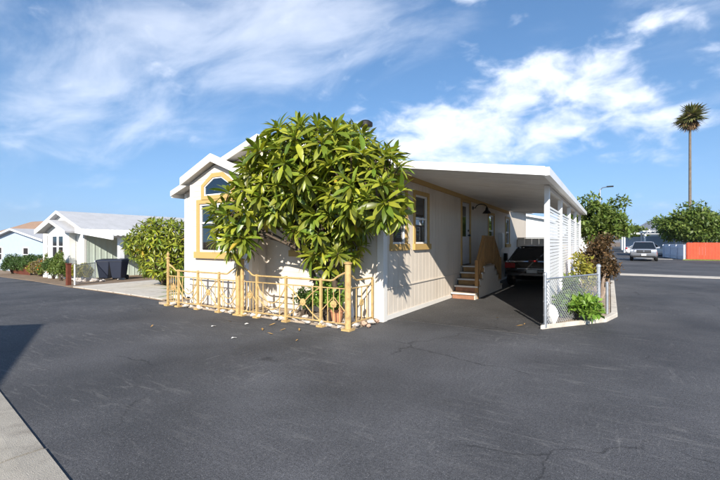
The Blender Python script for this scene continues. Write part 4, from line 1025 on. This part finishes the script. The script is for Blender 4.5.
    obj('badge', MB().lathe([(.055,-.012),(.06,0),(.05,.012)], (0, y(-.008), gz0+.08), 14, 'y'), M['rim'], t)
    obj('bumper', MB().box(-hw*.80, hw*.80, y(-.012), y(.04), .30, .43), M['dark'], t, bevel=.02)
    obj('skid_plate', MB().box(-hw*.6, hw*.6, y(-.004), y(.05), .235, .30), M['rim'], t, bevel=.01)
    if front_plate: obj('number_plate', MB().box(-.16, .16, y(-.0165), y(-.0125), .44, .58), M['plate'], t)
    obj('number_plate', MB().box(-.16, .16, y(1.004), y(1.008), belt-.36, belt-.22), M['plate'], t)
    obj('rear_bumper', MB().box(-hw*.85, hw*.85, y(.975), y(1.012), .38, .50), M[paint], t, bevel=.03)
    obj('rear_trim', MB().box(-hw*.5, hw*.5, y(.998), y(1.007), belt-.20, belt-.18), M['rim'], t)
    obj('brake_light', MB().box(-.14, .14, y(.955), y(.962), belt+.055, belt+.075) if not suv else MB().box(-.14,.14,y(.9),y(.905),h-.07,h-.05), M['tail_red'], t)
    return t
car('parked_car', 'black sedan parked under the carport with its tail towards the street', (1.48,9.55,.006), math.pi, 'car_black', 4.55, 1.80, 1.36)
car('moving_car', 'silver sport utility car coming along the side street', (5.95,33.6,.0), R(-3), 'car_silver', 4.4, 1.78, 1.55, True)

# ------------------------------------------------------------------ behind the carport
def board_fence(name, label, a, b, h, m, bw=.14, t=.02, z0=0, rails=True, cap=False):
    a, b = Vector((*a, 0)), Vector((*b, 0)); L = (b-a).length; u = (b-a).normalized(); w = Vector((-u.y, u.x, 0))
    o = thing(name, label, 'fence', tuple(a)); mb = MB(); n = int(L/bw)
    for i in range(n):
        s0, s1 = i*bw+.004, (i+1)*bw-.004; hh = h+rnd.uniform(-.012,.012); p0, p1 = a+u*s0, a+u*s1
        mb.hexa([tuple(q+Vector((0,0,z))) for z in (z0, z0+hh) for q in (p0-w*t/2, p1-w*t/2, p1+w*t/2, p0+w*t/2)])
    obj('boards', mb, M[m], o)
    for z in (.3, h-.3): obj('rail', MB().beam(tuple(a+w*.04+Vector((0,0,z0+z))), tuple(b+w*.04+Vector((0,0,z0+z))), .04, .09), M[m], o)
    s = 0
    while s <= L: p = a+u*s+w*.09; obj('post', MB().box(p.x-.045, p.x+.045, p.y-.045, p.y+.045, z0-.02, z0+h-.05), M[m], o); s += 2.4
    if cap: obj('cap_rail', MB().beam(tuple(a+Vector((0,0,z0+h+.03))), tuple(b+Vector((0,0,z0+h+.03))), .1, .03), M[m], o)
    return o
board_fence('board_fence', 'tan board fence behind the parked black car', (.05,12.6), (2.6,12.6), 1.66, 'tan_fence', .3, .025, cap=True)

def simple_house(name, label, x0, x1, y0, y1, z, wall_h, rise, wall, roofm, ov=.35, win=(), side_win=(), trim='frame_white', axis='y', side=None):
    t = thing(name, label, 'house', ((x0+x1)/2, (y0+y1)/2, z))
    def wb(mb, a, b, c, d): return mb.box(a, b, c, d, z-.3, z+wall_h)
    obj('wall', wb(MB(), x0, x1, y0, y0+.1), M[wall], t); obj('wall', wb(MB(), x0, x1, y1-.1, y1), M[wall], t)
    obj('wall', wb(MB(), x0, x0+.1, y0+.1, y1-.1), M[wall], t); obj('wall', wb(MB(), x1-.1, x1, y0+.1, y1-.1), M[side or wall], t)
    xm, ym = (x0+x1)/2, (y0+y1)/2
    if axis == 'y':
        for yy in (y0, y1-.1): obj('gable', MB().prism([(x0, z+wall_h), (x1, z+wall_h), (xm, z+wall_h+rise)], yy, yy+.1, 'y'), M[wall], t)
        k = rise/(xm-x0); mb = MB(); roof_slab(mb, x0-ov, xm, x1+ov, z+wall_h-ov*k+.01, z+wall_h+rise+.01, y0-ov, y1+ov, .1); rf_ = obj('roof', mb, M[roofm], t)
        gable_fascia('fascia', x0-ov-.02, xm, x1+ov+.02, z+wall_h-(ov+.02)*k+.01, z+wall_h+rise+.01, y0-ov-.03, y0-ov-.002, .11, rf_, m='frame_white')
    else:
        for xx in (x0, x1-.1): obj('gable', MB().prism([(y0, z+wall_h), (y1, z+wall_h), (ym, z+wall_h+rise)], xx, xx+.1, 'x'), M[wall], t)
        k = rise/(ym-y0); mb = MB(); roof_slab(mb, y0-ov, ym, y1+ov, z+wall_h-ov*k+.01, z+wall_h+rise+.01, x0-ov, x1+ov, .1)
        mb.v = [(p[1], p[0], p[2]) for p in mb.v]; obj('roof', mb, M[roofm], t)
    for a, b, c, d in win:      # on the y0 face
        w = obj('window', MB().box(a-.06, b+.06, y0-.03, y0-.001, z+c-.06, z+c).box(a-.06, b+.06, y0-.03, y0-.001, z+d, z+d+.06).box(a-.06, a, y0-.03, y0-.001, z+c, z+d).box(b, b+.06, y0-.03, y0-.001, z+c, z+d).box(a, b, y0-.025, y0-.001, z+(c+d)/2-.03, z+(c+d)/2+.03), M[trim], t)
        for e, f in ((c, (c+d)/2-.03), ((c+d)/2+.03, d)): obj('pane', MB().box(a, b, y0-.012, y0-.001, z+e, z+f), M['car_glass'], w)
    for a, b, c, d in side_win: # on the x1 face
        w = obj('window', MB().box(x1+.001, x1+.03, a-.06, b+.06, z+c-.06, z+c).box(x1+.001, x1+.03, a-.06, b+.06, z+d, z+d+.06).box(x1+.001, x1+.03, a-.06, a, z+c, z+d).box(x1+.001, x1+.03, b, b+.06, z+c, z+d), M[trim], t)
        obj('pane', MB().box(x1+.001, x1+.012, a, b, z+c, z+d), M['car_glass'], w)
    return t
simple_house('rear_home', 'pale home with low grey roof seen past the end of the carport', -7.0, 2.3, 27, 36, 0, 2.65, 1.0, 'neighbour_white', 'roof_grey', .3, win=((.7,1.6,1.3,2.2),))

# ------------------------------------------------------------------ neighbour on the left
def neighbour():
    z = gz(-21)-.0; x0, x1, y0, y1 = -25.0, -19.9, 3.6, 17
    t = simple_house('neighbour_home', 'white and pale green manufactured home with twin front gables beside the driveway', x0, x1, y0, y1, z, 2.70, .92, 'neighbour_white', 'roof_grey', .3, win=((-24.35,-23.85,1.15,2.35), (-22.9,-22.35,1.15,2.4), (-22.2,-21.65,1.15,2.4)), side='neighbour_green')
    k = .34; xm, hwid = -22.1, 1.6
    obj('gable', MB().prism([(xm-hwid, z+2.55), (xm+hwid, z+2.55), (xm, z+2.55+hwid*k)], y0-.35, y0-.02, 'y'), M['neighbour_white'], t)
    mb = MB(); roof_slab(mb, xm-hwid-.25, xm, xm+hwid+.25, z+2.56-.25*k, z+2.56+hwid*k, y0-.75, y0+.4, .09); obj('roof', mb, M['roof_grey'], t)
    gable_fascia('fascia', xm-hwid-.27, xm, xm+hwid+.27, z+2.56-.27*k, z+2.56+hwid*k, y0-.78, y0-.752, .10, t, m='frame_white')
    obj('bay_wall', MB().box(xm-hwid+.3, xm+hwid-.3, y0-.34, y0-.03, z-.3, z+2.549).box(xm-hwid+.3, xm+hwid-.3, y0-.029, y0-.001, z+2.3, z+2.54), M['neighbour_white'], t)
    # windows of the bay
    for a, b in ((-22.75,-22.2), (-22.0,-21.45)):
        w = obj('window', MB().box(a-.06, b+.06, y0-.37, y0-.341, z+1.14, z+1.2).box(a-.06, b+.06, y0-.37, y0-.341, z+2.3, z+2.36).box(a-.06, a, y0-.37, y0-.341, z+1.2, z+2.3).box(b, b+.06, y0-.37, y0-.341, z+1.2, z+2.3).box(a, b, y0-.368, y0-.341, z+1.72, z+1.78), M['frame_white'], t)
        for c, d in ((1.2,1.72), (1.78,2.3)): obj('pane', MB().box(a, b, y0-.35, y0-.341, z+c, z+d), M['car_glass'], w)
    obj('vent', MB().box(-21.6, -20.75, y0-.36, y0-.341, z+.52, z+.68), M['dark'], t)
    # grooves on the green side: battens
    mb = MB(); y = y0+.15
    while y < y1: mb.box(x1+.001, x1+.018, y, y+.05, z, z+2.69); y += .3
    obj('battens', mb, M['neighbour_green'], t)
    obj('corner_board', MB().box(x1-.1, x1+.025, y0-.025, y0-.001, z-.1, z+2.69).box(x1+.001, x1+.025, y0, y0+.1, z-.1, z+2.69), M['neighbour_white'], t)
    mb = MB().lathe([(.22,0),(.22,.09),(.03,.13)], (-21.3, 8.5, z+3.18), 12); obj('roof_vent', mb, M['roof_grey'], t, smooth=True)
    c = thing('neighbour_carport', 'white corrugated carport with square column beside the pale green wall', 'carport', (-16.6, 9, z))
    mb = MB(); n = 44; xa, xb = x1+.06, -16.1; dy = (14-3.2)/n
    for i in range(n):
        a = 3.2+i*dy; p0 = [(xa, a, z+2.62), (xb, a, z+2.28), (xb, a+dy*.5, z+2.28), (xa, a+dy*.5, z+2.62)]
        mb.hexa(p0+[(q[0], q[1], q[2]+.05) for q in p0]); p1 = [(q[0], q[1]+dy*.5, q[2]+.03) for q in p0]; mb.hexa(p1+[(q[0], q[1], q[2]+.05) for q in p1])
    obj('corrugated_roof', mb, M['metal_white'], c)
    obj('fascia', MB().hexa([(xa,3.12,z+2.46), (xb,3.12,z+2.10), (xb,3.18,z+2.10), (xa,3.18,z+2.46), (xa,3.12,z+2.74), (xb,3.12,z+2.40), (xb,3.18,z+2.40), (xa,3.18,z+2.74)]), M['metal_white'], c)
    for y in (3.75, 8.5, 13.5):
        xx = -16.57; obj('post', MB().box(xx-.11, xx+.11, y-.11, y+.11, gz(xx)-.05, z+2.2), M['metal_white'], c)
    obj('side_beam', MB().box(-16.65, -16.5, 3.2, 14, z+2.201, z+2.29), M['metal_white'], c)
neighbour()
simple_house('blue_home', 'pale blue home with grey roof beyond the dark hedge', -47, -34.5, 7.2, 18, gz(-40), 2.75, .95, 'neighbour_blue', 'roof_grey', .4, win=((-45,-44,1.0,2.1), (-39,-38,1.0,2.1)), side='neighbour_blue')
simple_house('brown_roof_home', 'house with brown shingled roof standing behind the pale blue home', -66, -53, 12, 22, gz(-44), 3.4, 2.0, 'neighbour_white', 'roof_brown', .5, axis='x')

# bins
def wheelie(label, x, y, rz, body, lid, group=None):
    t = thing('wheelie_bin', label, 'bin', (x, y, gz(x)+.05), rz, group, local=True)
    mb = MB(); mb.add([(-.20,-.25,.08),(.20,-.25,.08),(.22,.25,.08),(-.22,.25,.08),(-.29,-.34,.88),(.29,-.34,.88),(.29,.34,.88),(-.29,.34,.88)], [(0,3,2,1),(4,5,6,7),(0,1,5,4),(1,2,6,5),(2,3,7,6),(3,0,4,7)])
    obj('body', mb, M[body], t, bevel=.03); obj('rim', MB().box(-.31,.31,-.36,.36,.86,.91), M[body], t, bevel=.01)
    obj('lid', MB().add([(-.32,-.39,.911),(.32,-.39,.911),(.32,.37,.93),(-.32,.37,.93),(-.27,-.33,.97),(.27,-.33,.97),(.27,.34,1.0),(-.27,.34,1.0)], [(0,3,2,1),(4,5,6,7),(0,1,5,4),(1,2,6,5),(2,3,7,6),(3,0,4,7)]), M[lid], t, bevel=.015)
    obj('handle', MB().tube([(-.22,.36,.86),(-.22,.42,.90),(.22,.42,.90),(.22,.36,.86)], .015, 6), M['dark'], t)
    for sx in (-1, 1): obj('wheel', MB().lathe([(.05,-.03),(.11,-.03),(.11,.03),(.05,.03)], (sx*.24,.27,.11), 14, 'x'), M['rubber'], t)
wheelie('navy wheelie bin beside the yellow green shrubs, the left of the pair', -16.95, 3.25, R(40), 'bin_navy', 'bin_navy', 'wheelie bins')
wheelie('navy wheelie bin standing against the white carport column', -16.15, 3.45, R(36), 'bin_navy', 'bin_navy', 'wheelie bins')
wheelie('navy wheelie bin with a teal lid behind the carport column', -16.1, 4.9, R(42), 'bin_navy', 'bin_teal', 'wheelie bins')

# hedges, shrubs and posts along the neighbour's front
def at(x, y): return (x, y, gz(x)+.03)
for i, (x, y, r, m, s, lab, ex) in enumerate([
    (-28.8,4.7,(1.0,.5,.42),'leaf_yellowgreen',.10,'low dry yellowish shrub by the red brown fence end', None),
    (-26.9,4.2,(.9,.5,.44),'leaf_olive',.10,'greyish lilac flowering shrub in the front hedge row', ('petal_lilac', 150, .08)),
    (-25.2,3.85,(.9,.5,.5),'leaf_olive',.09,'olive brown shrub in the middle of the front hedge row', ('petal_lilac', 60, .07)),
    (-23.6,3.4,(.85,.5,.55),'leaf_mid',.09,'green shrub covered with orange flowers in the hedge row', ('petal_orange', 230, .085)),
    (-22.0,3.0,(.8,.5,.5),'leaf_dark',.09,'dark green shrub next to the orange flowering one', None),
    (-20.5,2.75,(.75,.45,.56),'leaf_mid',.09,'green shrub at the hedge end near the red brown post', ('petal_orange', 20, .07)),
    (-17.75,2.7,(.42,.35,.36),'leaf_yellowgreen',.08,'yellow green shrub beside the navy bins', None),
    (-18.6,2.75,(.42,.35,.36),'leaf_yellowgreen',.08,'yellow green shrub near the white fence pipe', None),
    (-19.2,2.3,(.36,.3,.42),'leaf_mid',.08,'small dark green shrub right behind the red brown post', None)]):
    bush('hedge_shrub' if i < 6 else 'garden_shrub', lab, 'shrub', at(x, y), (r[0], r[1], r[2]*1.2), 5600 if i < 6 else 1800, s, m, 60+i, extra=ex, clumps=18)
for i, (x, y) in enumerate(((-35.2,5.3), (-33.2,5.2), (-31.2,5.2), (-29.2,5.3), (-27.4,5.5))):
    bush('dark_hedge', 'tall dark green clipped hedge in front of the pale blue home', 'hedge', at(x, y), (1.25,.7,.72), 5200, .12, 'leaf_dark', 80+i, clumps=26, group='tall dark hedges')
fn = board_fence('low_fence', 'low red brown board fence at the road edge beside the dry shrub', (-36,5.4), (-29.8,4.6), .72, 'post_red', .15, z0=gz(-31.5))
o = thing('gate_post', 'red brown square wooden post at the end of the hedge row', 'post', at(-15.25,1.0)); p = at(-15.25,1.0)
obj('shaft', MB().box(p[0]-.075, p[0]+.075, p[1]-.075, p[1]+.075, p[2]-.04, p[2]+.86), M['post_red'], o, bevel=.008); obj('cap', MB().box(p[0]-.09, p[0]+.09, p[1]-.09, p[1]+.09, p[2]+.861, p[2]+.90), M['post_red'], o)
def low_chain():
    z = gz(-15); t = chain_link('wire_fence', 'thin galvanised wire fence with a white pipe post along the neighbour driveway', (-15.0,1.12), (-16.9,2.75), .78, [(2.5, .86, .02)], .004, .10, z0=z+.05)
    obj('post', MB().lathe([(.03,0),(.03,.86),(.004,.88)], (-15.0,1.12,z), 12), M['frame_white'], t, smooth=True)
low_chain()
for i, (x, y, s) in enumerate(((-17.6,2.35,.22), (-18.1,2.2,.2), (-17.15,2.4,.16), (-16.6,2.55,.18), (-15.9,2.6,.14))):
    o = inst('garden_rock', rocks[i % 3], (x, y, gz(x)+.03+s*.35), (.1*i,.2,i*1.3), (s*1.3,s,s*.8)); tag(o, 'pale rock lying beside the yellow green shrubs and bins', 'rock', 'rocks by the bins')
st = thing('garden_statue', 'dark weathered garden statue standing in front of the white home', 'statue', at(-24.6,4.6)); p = at(-24.6,4.6)
obj('plinth', MB().box(p[0]-.16, p[0]+.16, p[1]-.16, p[1]+.16, p[2]-.02, p[2]+.35), M['stone_pink'], st)
obj('figure', MB().lathe([(.15,.351),(.17,.5),(.13,.72),(.19,.92),(.15,1.02),(.06,1.08),(.10,1.14),(.10,1.24),(.04,1.30),(.004,1.31)], p, 14), M['dark'], st, smooth=True)
ho = obj('garden_hoop', MB().tube([(-22.4+.28*math.cos(a), 3.15, gz(-22.4)+.35+.55*math.sin(a)) for a in [math.pi*i/12 for i in range(13)]], .03, 7), M['frame_white'], smooth=True, loc=(-22.4,3.15,gz(-22.4))); tag(ho, 'small white garden hoop in front of the white home', 'garden hoop')

# tree-like shrub between the homes and a spiky plant at its foot
def side_tree():
    nr = np.random.default_rng(15); base = (-10.8, 2.4, gz(-10.8)+.02); t = thing('leafy_tree', 'yellow green tree with long leaves beside the concrete driveway', 'tree', base)
    lobes = [((-10.8,2.4,1.70), (1.25,.9,.68), .45), ((-12.0,2.2,1.35), (.65,.6,.5), .15), ((-9.6,2.4,1.35), (.75,.7,.6), .22), ((-10.5,2.1,.75), (1.05,.6,.5), .18)]
    tips = lobes_points(nr, lobes, .25, lambda p: p[2] > .25)
    tr = MB(); mids = []
    for c, r, w in lobes:
        for _ in range(3): mids += [np.array(q) for q in limb(tr, base, np.array(c)+nr.normal(size=3)*.25, .06, .02, nr)[2:]]
    for p, d in tips:
        q = min(mids, key=lambda s: np.linalg.norm(s-p)); tr.tube([tuple(q), tuple(p)], [.014,.009], 5, cap=False)
    obj('trunk', tr, M['bark'], t, smooth=True)
    tpl = leaf_template(.27, .075, .35, .16, 3); vs, fs = spread_leaves(rosette_specs(nr, tips, 12, 1.0), tpl)
    cr = stuff(obj_np('crown', vs, fs, M['leaf_big'], t, smooth=True))
    vs, fs = spread_leaves(rosette_specs(nr, [tips[i] for i in nr.choice(len(tips), 14, replace=False)], 5, 1.02), tpl); obj_np('yellow_leaves', vs+np.array([.01,-.01,.01]), fs, M['leaf_yellow'], cr, smooth=True)
side_tree()
def spiky(name, label, pos, n, L, m, seed, W=.05):
    nr = np.random.default_rng(seed); t = thing(name, label, 'plant', pos); sp = []
    for i in range(n):
        a = i*2.4; b = math.radians(12+75*(i/n)+nr.normal()*6); d = np.array([math.cos(a)*math.sin(b), math.sin(a)*math.sin(b), math.cos(b)]); sp.append((np.array(pos)+d*.04, rot_basis(d, np.array([0,0,1.])+d*.01, nr.normal()*.2), nr.uniform(.8,1.1)))
    vs, fs = spread_leaves(sp, leaf_template(L, W, .28, .2, 4)); obj_np('leaves', vs, fs, M[m], t, smooth=True)
    obj('crown_base', MB().lathe([(.06,-.02),(.09,.03),(.05,.12),(.004,.16)], pos, 10), M['bark'], t, smooth=True)
spiky('spiky_plant', 'spiky green rosette plant at the corner of the house behind the fence end', (-6.35,.35,gz(-6.35)+.03), 70, .85, 'leaf_fresh', 3)
spiky('spiky_plant', 'smaller spiky plant growing under the yellow green tree', (-7.1,.75,gz(-7.1)+.03), 50, .65, 'leaf_mid', 4)
for i, (x, y, s) in enumerate(((-6.0,-.2,.12), (-6.3,-.05,.1), (-6.6,.1,.14), (-6.9,.3,.1), (-6.1,.1,.13))):
    o = inst('garden_rock', rocks[i % 3], (x, y, gz(x)+.04+s*.3), (.1*i,.2,i*1.3), (s*1.3,s,s*.8)); tag(o, 'pale rock at the foot of the spiky plants', 'rock', 'rocks by the spiky plants')

# ------------------------------------------------------------------ house across the street; its gable shades the road on the left
simple_house('opposite_home', 'cream home across the street whose gable shades the road', -5.0, .7, -22, -10.05, 0, 2.55, 1.0, 'neighbour_white', 'roof_grey', .3, win=((-4,-2.8,1.1,2.2), (-1.6,-.4,1.1,2.2)))

# ------------------------------------------------------------------ right background
board_fence('red_fence', 'orange red board fence on the far corner lot', (9.1,36.4), (18.5,37.0), 1.45, 'fence_red', .2)
board_fence('white_fence', 'white board fence running back beside the red fence', (9.0,36.5), (8.2,44), 1.3, 'fence_white', .2)
struct(obj('lawn', MB().prism([(8.7,35.5), (19,35.9), (19,36.8), (9.0,36.3)], -.02, .07, 'z'), M['grass']))
tree('corner_tree', 'dense green tree behind the red fence on the far corner', (10.6,43.5,0), 5.2, (3.4,3.0,2.1), 12000, .34, 'leaf_mid', 51, .22, .32, 60)
def palm(name, label, pos, h, R_, seed, lean=.0):
    nr = np.random.default_rng(seed); t = thing(name, label, 'palm tree', pos); pos = np.array(pos, float)
    pts = [tuple(pos+np.array([lean*(i/10)**2, 0, h*i/10])) for i in range(11)]
    obj('trunk', MB().tube(pts, [.24]+[.17-.005*i for i in range(10)], 10), M['palm_bark'], t, smooth=True); top = np.array(pts[-1])
    V = []; F = []
    def fan(o, d, L, W, mdrop):
        B = rot_basis(d, np.array([0,0,1.]), nr.normal()*.4); k = len(V); n = 9
        V.append(o); mid = o+d*L*.2
        for j in range(n):
            a = (j/(n-1)-.5)*1.7; q = B@np.array([math.cos(a), math.sin(a), 0]); e = mid+q*L*.8*nr.uniform(.8,1.05); e[2] -= mdrop*L*(.3+.25*abs(a)); s = B[:,1]*.06*L
            kk = len(V); V.extend([mid-s*.5, mid+s*.5, (mid+e)/2+s*.8, e, (mid+e)/2-s*.8]); F.extend([(kk,kk+1,kk+2,kk+4), (kk+4,kk+2,kk+3,kk+3)])
    fr = []
    for i in range(64):
        el = math.radians(nr.uniform(-45,80)); a = nr.uniform(0,6.28); d = np.array([math.cos(a)*math.cos(el), math.sin(a)*math.cos(el), math.sin(el)]); fan(top+np.array([nr.normal()*.12, nr.normal()*.12, nr.normal()*.25]), d, R_*nr.uniform(.6,1.25), .8, .35)
    obj('crown_heart', MB().lathe([(.1,-.9),(.34,-.5),(.42,.0),(.34,.4),(.1,.7)], tuple(top), 12), M['palm_skirt'], t, smooth=True)
    tri = []
    for f in F:
        tri.append((f[0],f[1],f[2])); 
        if f[2] != f[3]: tri.append((f[0],f[2],f[3]))
    stuff(obj_np('fronds', np.array(V), np.array(tri), M['palm_frond'], t))
    V.clear(); F.clear()
    for i in range(34):
        a = nr.uniform(0,6.28); d = np.array([math.cos(a)*.4, math.sin(a)*.3, -1.]); d /= np.linalg.norm(d); fan(top-np.array([0,0,.2]), d, R_*nr.uniform(.7,1.15), .8, .0)
    tri = []
    for f in F:
        tri.append((f[0],f[1],f[2]))
        if f[2] != f[3]: tri.append((f[0],f[2],f[3]))
    stuff(obj_np('dead_frond_skirt', np.array(V), np.array(tri), M['palm_skirt'], t))
palm('fan_palm', 'very tall slender fan palm rising behind the corner tree', (12.1,57.7,0), 17.3, 1.9, 5)
sl = thing('street_lamp', 'slim grey street lamp rising behind the planter tree', 'street lamp', (3.14,19.5,0))
obj('pole', MB().tube([(3.14,19.5,0),(3.14,19.5,4.45)], [.05,.03], 10), M['galvanised'], sl, smooth=True)
obj('arm', MB().tube([(3.14,19.5,4.4),(3.25,19.45,4.52),(3.5,19.35,4.55)], .025, 8), M['galvanised'], sl, smooth=True)
obj('lamp_head', MB().box(3.45,3.78,19.2,19.36,4.51,4.58), M['dark'], sl, bevel=.02)
# far carports, buildings, trees and cars down the side street
def far_carport(x0, x1, y0, y1, h, label):
    t = thing('far_carport', label, 'carport', ((x0+x1)/2,(y0+y1)/2,0)); obj('roof', MB().box(x0,x1,y0,y1,h,h+.22), M['metal_white'], t)
    for xx in (x0+.2, (x0+x1)/2, x1-.2):
        for yy in (y0+.2, y1-.2): obj('post', MB().box(xx-.08,xx+.08,yy-.08,yy+.08,0,h), M['metal_white'], t)
    obj('wall', MB().box(x0+.3,x1-.3,y1+.3,y1+.45,0,h-.3), M['neighbour_blue'], t)
far_carport(6.6, 13.5, 46, 52, 2.5, 'white flat carport behind the white fence')
far_carport(5.2, 10.5, 62, 68, 2.6, 'farther white flat carport down the side street')
simple_house('far_building', 'long white building at the far end of the side street', -12, 3.5, 105, 125, 0, 4.2, 1.0, 'neighbour_white', 'roof_light', .3, win=((-9,-7,1,2.4), (-4,-2,1,2.4)))
simple_house('far_home', 'white home among trees down the side street', 5.5, 12, 84, 96, 0, 3.0, 1.0, 'neighbour_white', 'roof_grey', .3)
for i, (x, y, h, r, m, lab) in enumerate(((7.2,74,4.2,2.0,'leaf_mid','rounded green tree far down the side street beside the white carport'), (12.5,80,6.2,3.4,'leaf_dark','large dark tree behind the far carports'), (17,70,6.5,3.6,'leaf_dark','dark wide tree behind the corner tree'), (-2.5,98,4.6,2.2,'leaf_mid','small green tree in front of the far white building'))):
    tree('far_tree', lab, (x,y,0), h, (r,r,h*.36), 3000, .5, m, 90+i, .2, .4, 26)
car('parked_car', 'white car parked by the white fence down the side street', (7.3,47.5,0), math.pi*.5, 'car_white', 4.5, 1.82, 1.5)
car('parked_car', 'dark car parked far down the side street near the white building', (.2,72,0), .1, 'car_dark', 4.6, 1.85, 1.6, True)
car('parked_car', 'small dark car parked beyond the other dark car', (-.6,84,0), .1, 'car_dark', 4.4, 1.8, 1.5)

# ------------------------------------------------------------------ litter on the asphalt
lm = bpy.data.meshes.new('fallen_leaf'); V_, F_ = leaf_template(.16, .05, -.25, .25, 3); lm.from_pydata([tuple(v) for v in V_], [], [tuple(int(i) for i in f) for f in F_]); lm.materials.append(M['dry_leaf'])
for x, y in ((-1.35,-1.75), (-1.1,-1.6), (-1.0,-1.85), (-.8,-1.45), (-1.55,-1.4), (-2.4,-1.5), (-3.2,-2.6), (1.7,1.5), (2.3,1.1), (2.2,.9), (-.4,-2.0)):
    o = inst('fallen_leaf', lm, (x, y, .012), (rnd.uniform(-.1,.1), rnd.uniform(-.1,.1), rnd.uniform(0,6.3)), rnd.uniform(.4,.8)); tag(o, 'dry brown leaf lying on the dark asphalt', 'leaf', 'fallen leaves on the asphalt')
pm = bpy.data.meshes.new('paper_scrap'); pm.from_pydata([(-.04,-.03,.0),(.03,-.035,.012),(.045,.02,.0),(.0,.04,.014),(-.04,.025,.004)], [], [(0,1,2,3,4)]); pm.materials.append(M['paper'])
for x, y in ((-2.35,-1.95), (-1.35,-2.35), (-2.0,-1.5)):
    o = inst('paper_scrap', pm, (x, y, .006), (0,0,rnd.uniform(0,6.3)), 1); tag(o, 'small white paper scrap on the dark asphalt', 'paper scrap', 'paper scraps on the asphalt')
# ------------------------------------------------------------------ distant hills and the air
def hills():
    nr = np.random.default_rng(2); n = 160; mb = MB(); top = []; base = []
    for i in range(n+1):
        az = R(-60+120*i/n); d = 5200
        h = 70+35*math.sin(i*.13+1)+28*math.sin(i*.31)+16*math.sin(i*.71+2)+8*math.sin(i*1.7)
        azd = -60+120*i/n
        h += 175*math.exp(-((azd-8)/9)**2)
        for k, (dd, hh) in enumerate(((d-900,-5), (d-600,h*.35), (d-250,h*.72), (d,h), (d+700,-5))):
            mb.v.append((dd*math.sin(az), dd*math.cos(az), hh*(1+nr.normal()*.03 if 0 < k < 4 else 1)))
    for i in range(n):
        for k in range(4): a = i*5+k; mb.f.append((a, a+5, a+6, a+1))
    struct(obj('hills', mb, M['hill'], smooth=True))
hills()
def haze():
    m = bpy.data.materials.new('haze'); m.use_nodes = True; nt = m.node_tree; nt.nodes.clear(); out = nt.nodes.new('ShaderNodeOutputMaterial'); v = nt.nodes.new('ShaderNodeVolumePrincipled')
    v.inputs['Color'].default_value = (.74,.85,1,1); v.inputs['Density'].default_value = .00014; v.inputs['Anisotropy'].default_value = .2; nt.links.new(v.outputs[0], out.inputs['Volume'])
    stuff(obj('haze', MB().box(-6500,6500,-300,6500,-8,370), m))
if HAZE: haze()
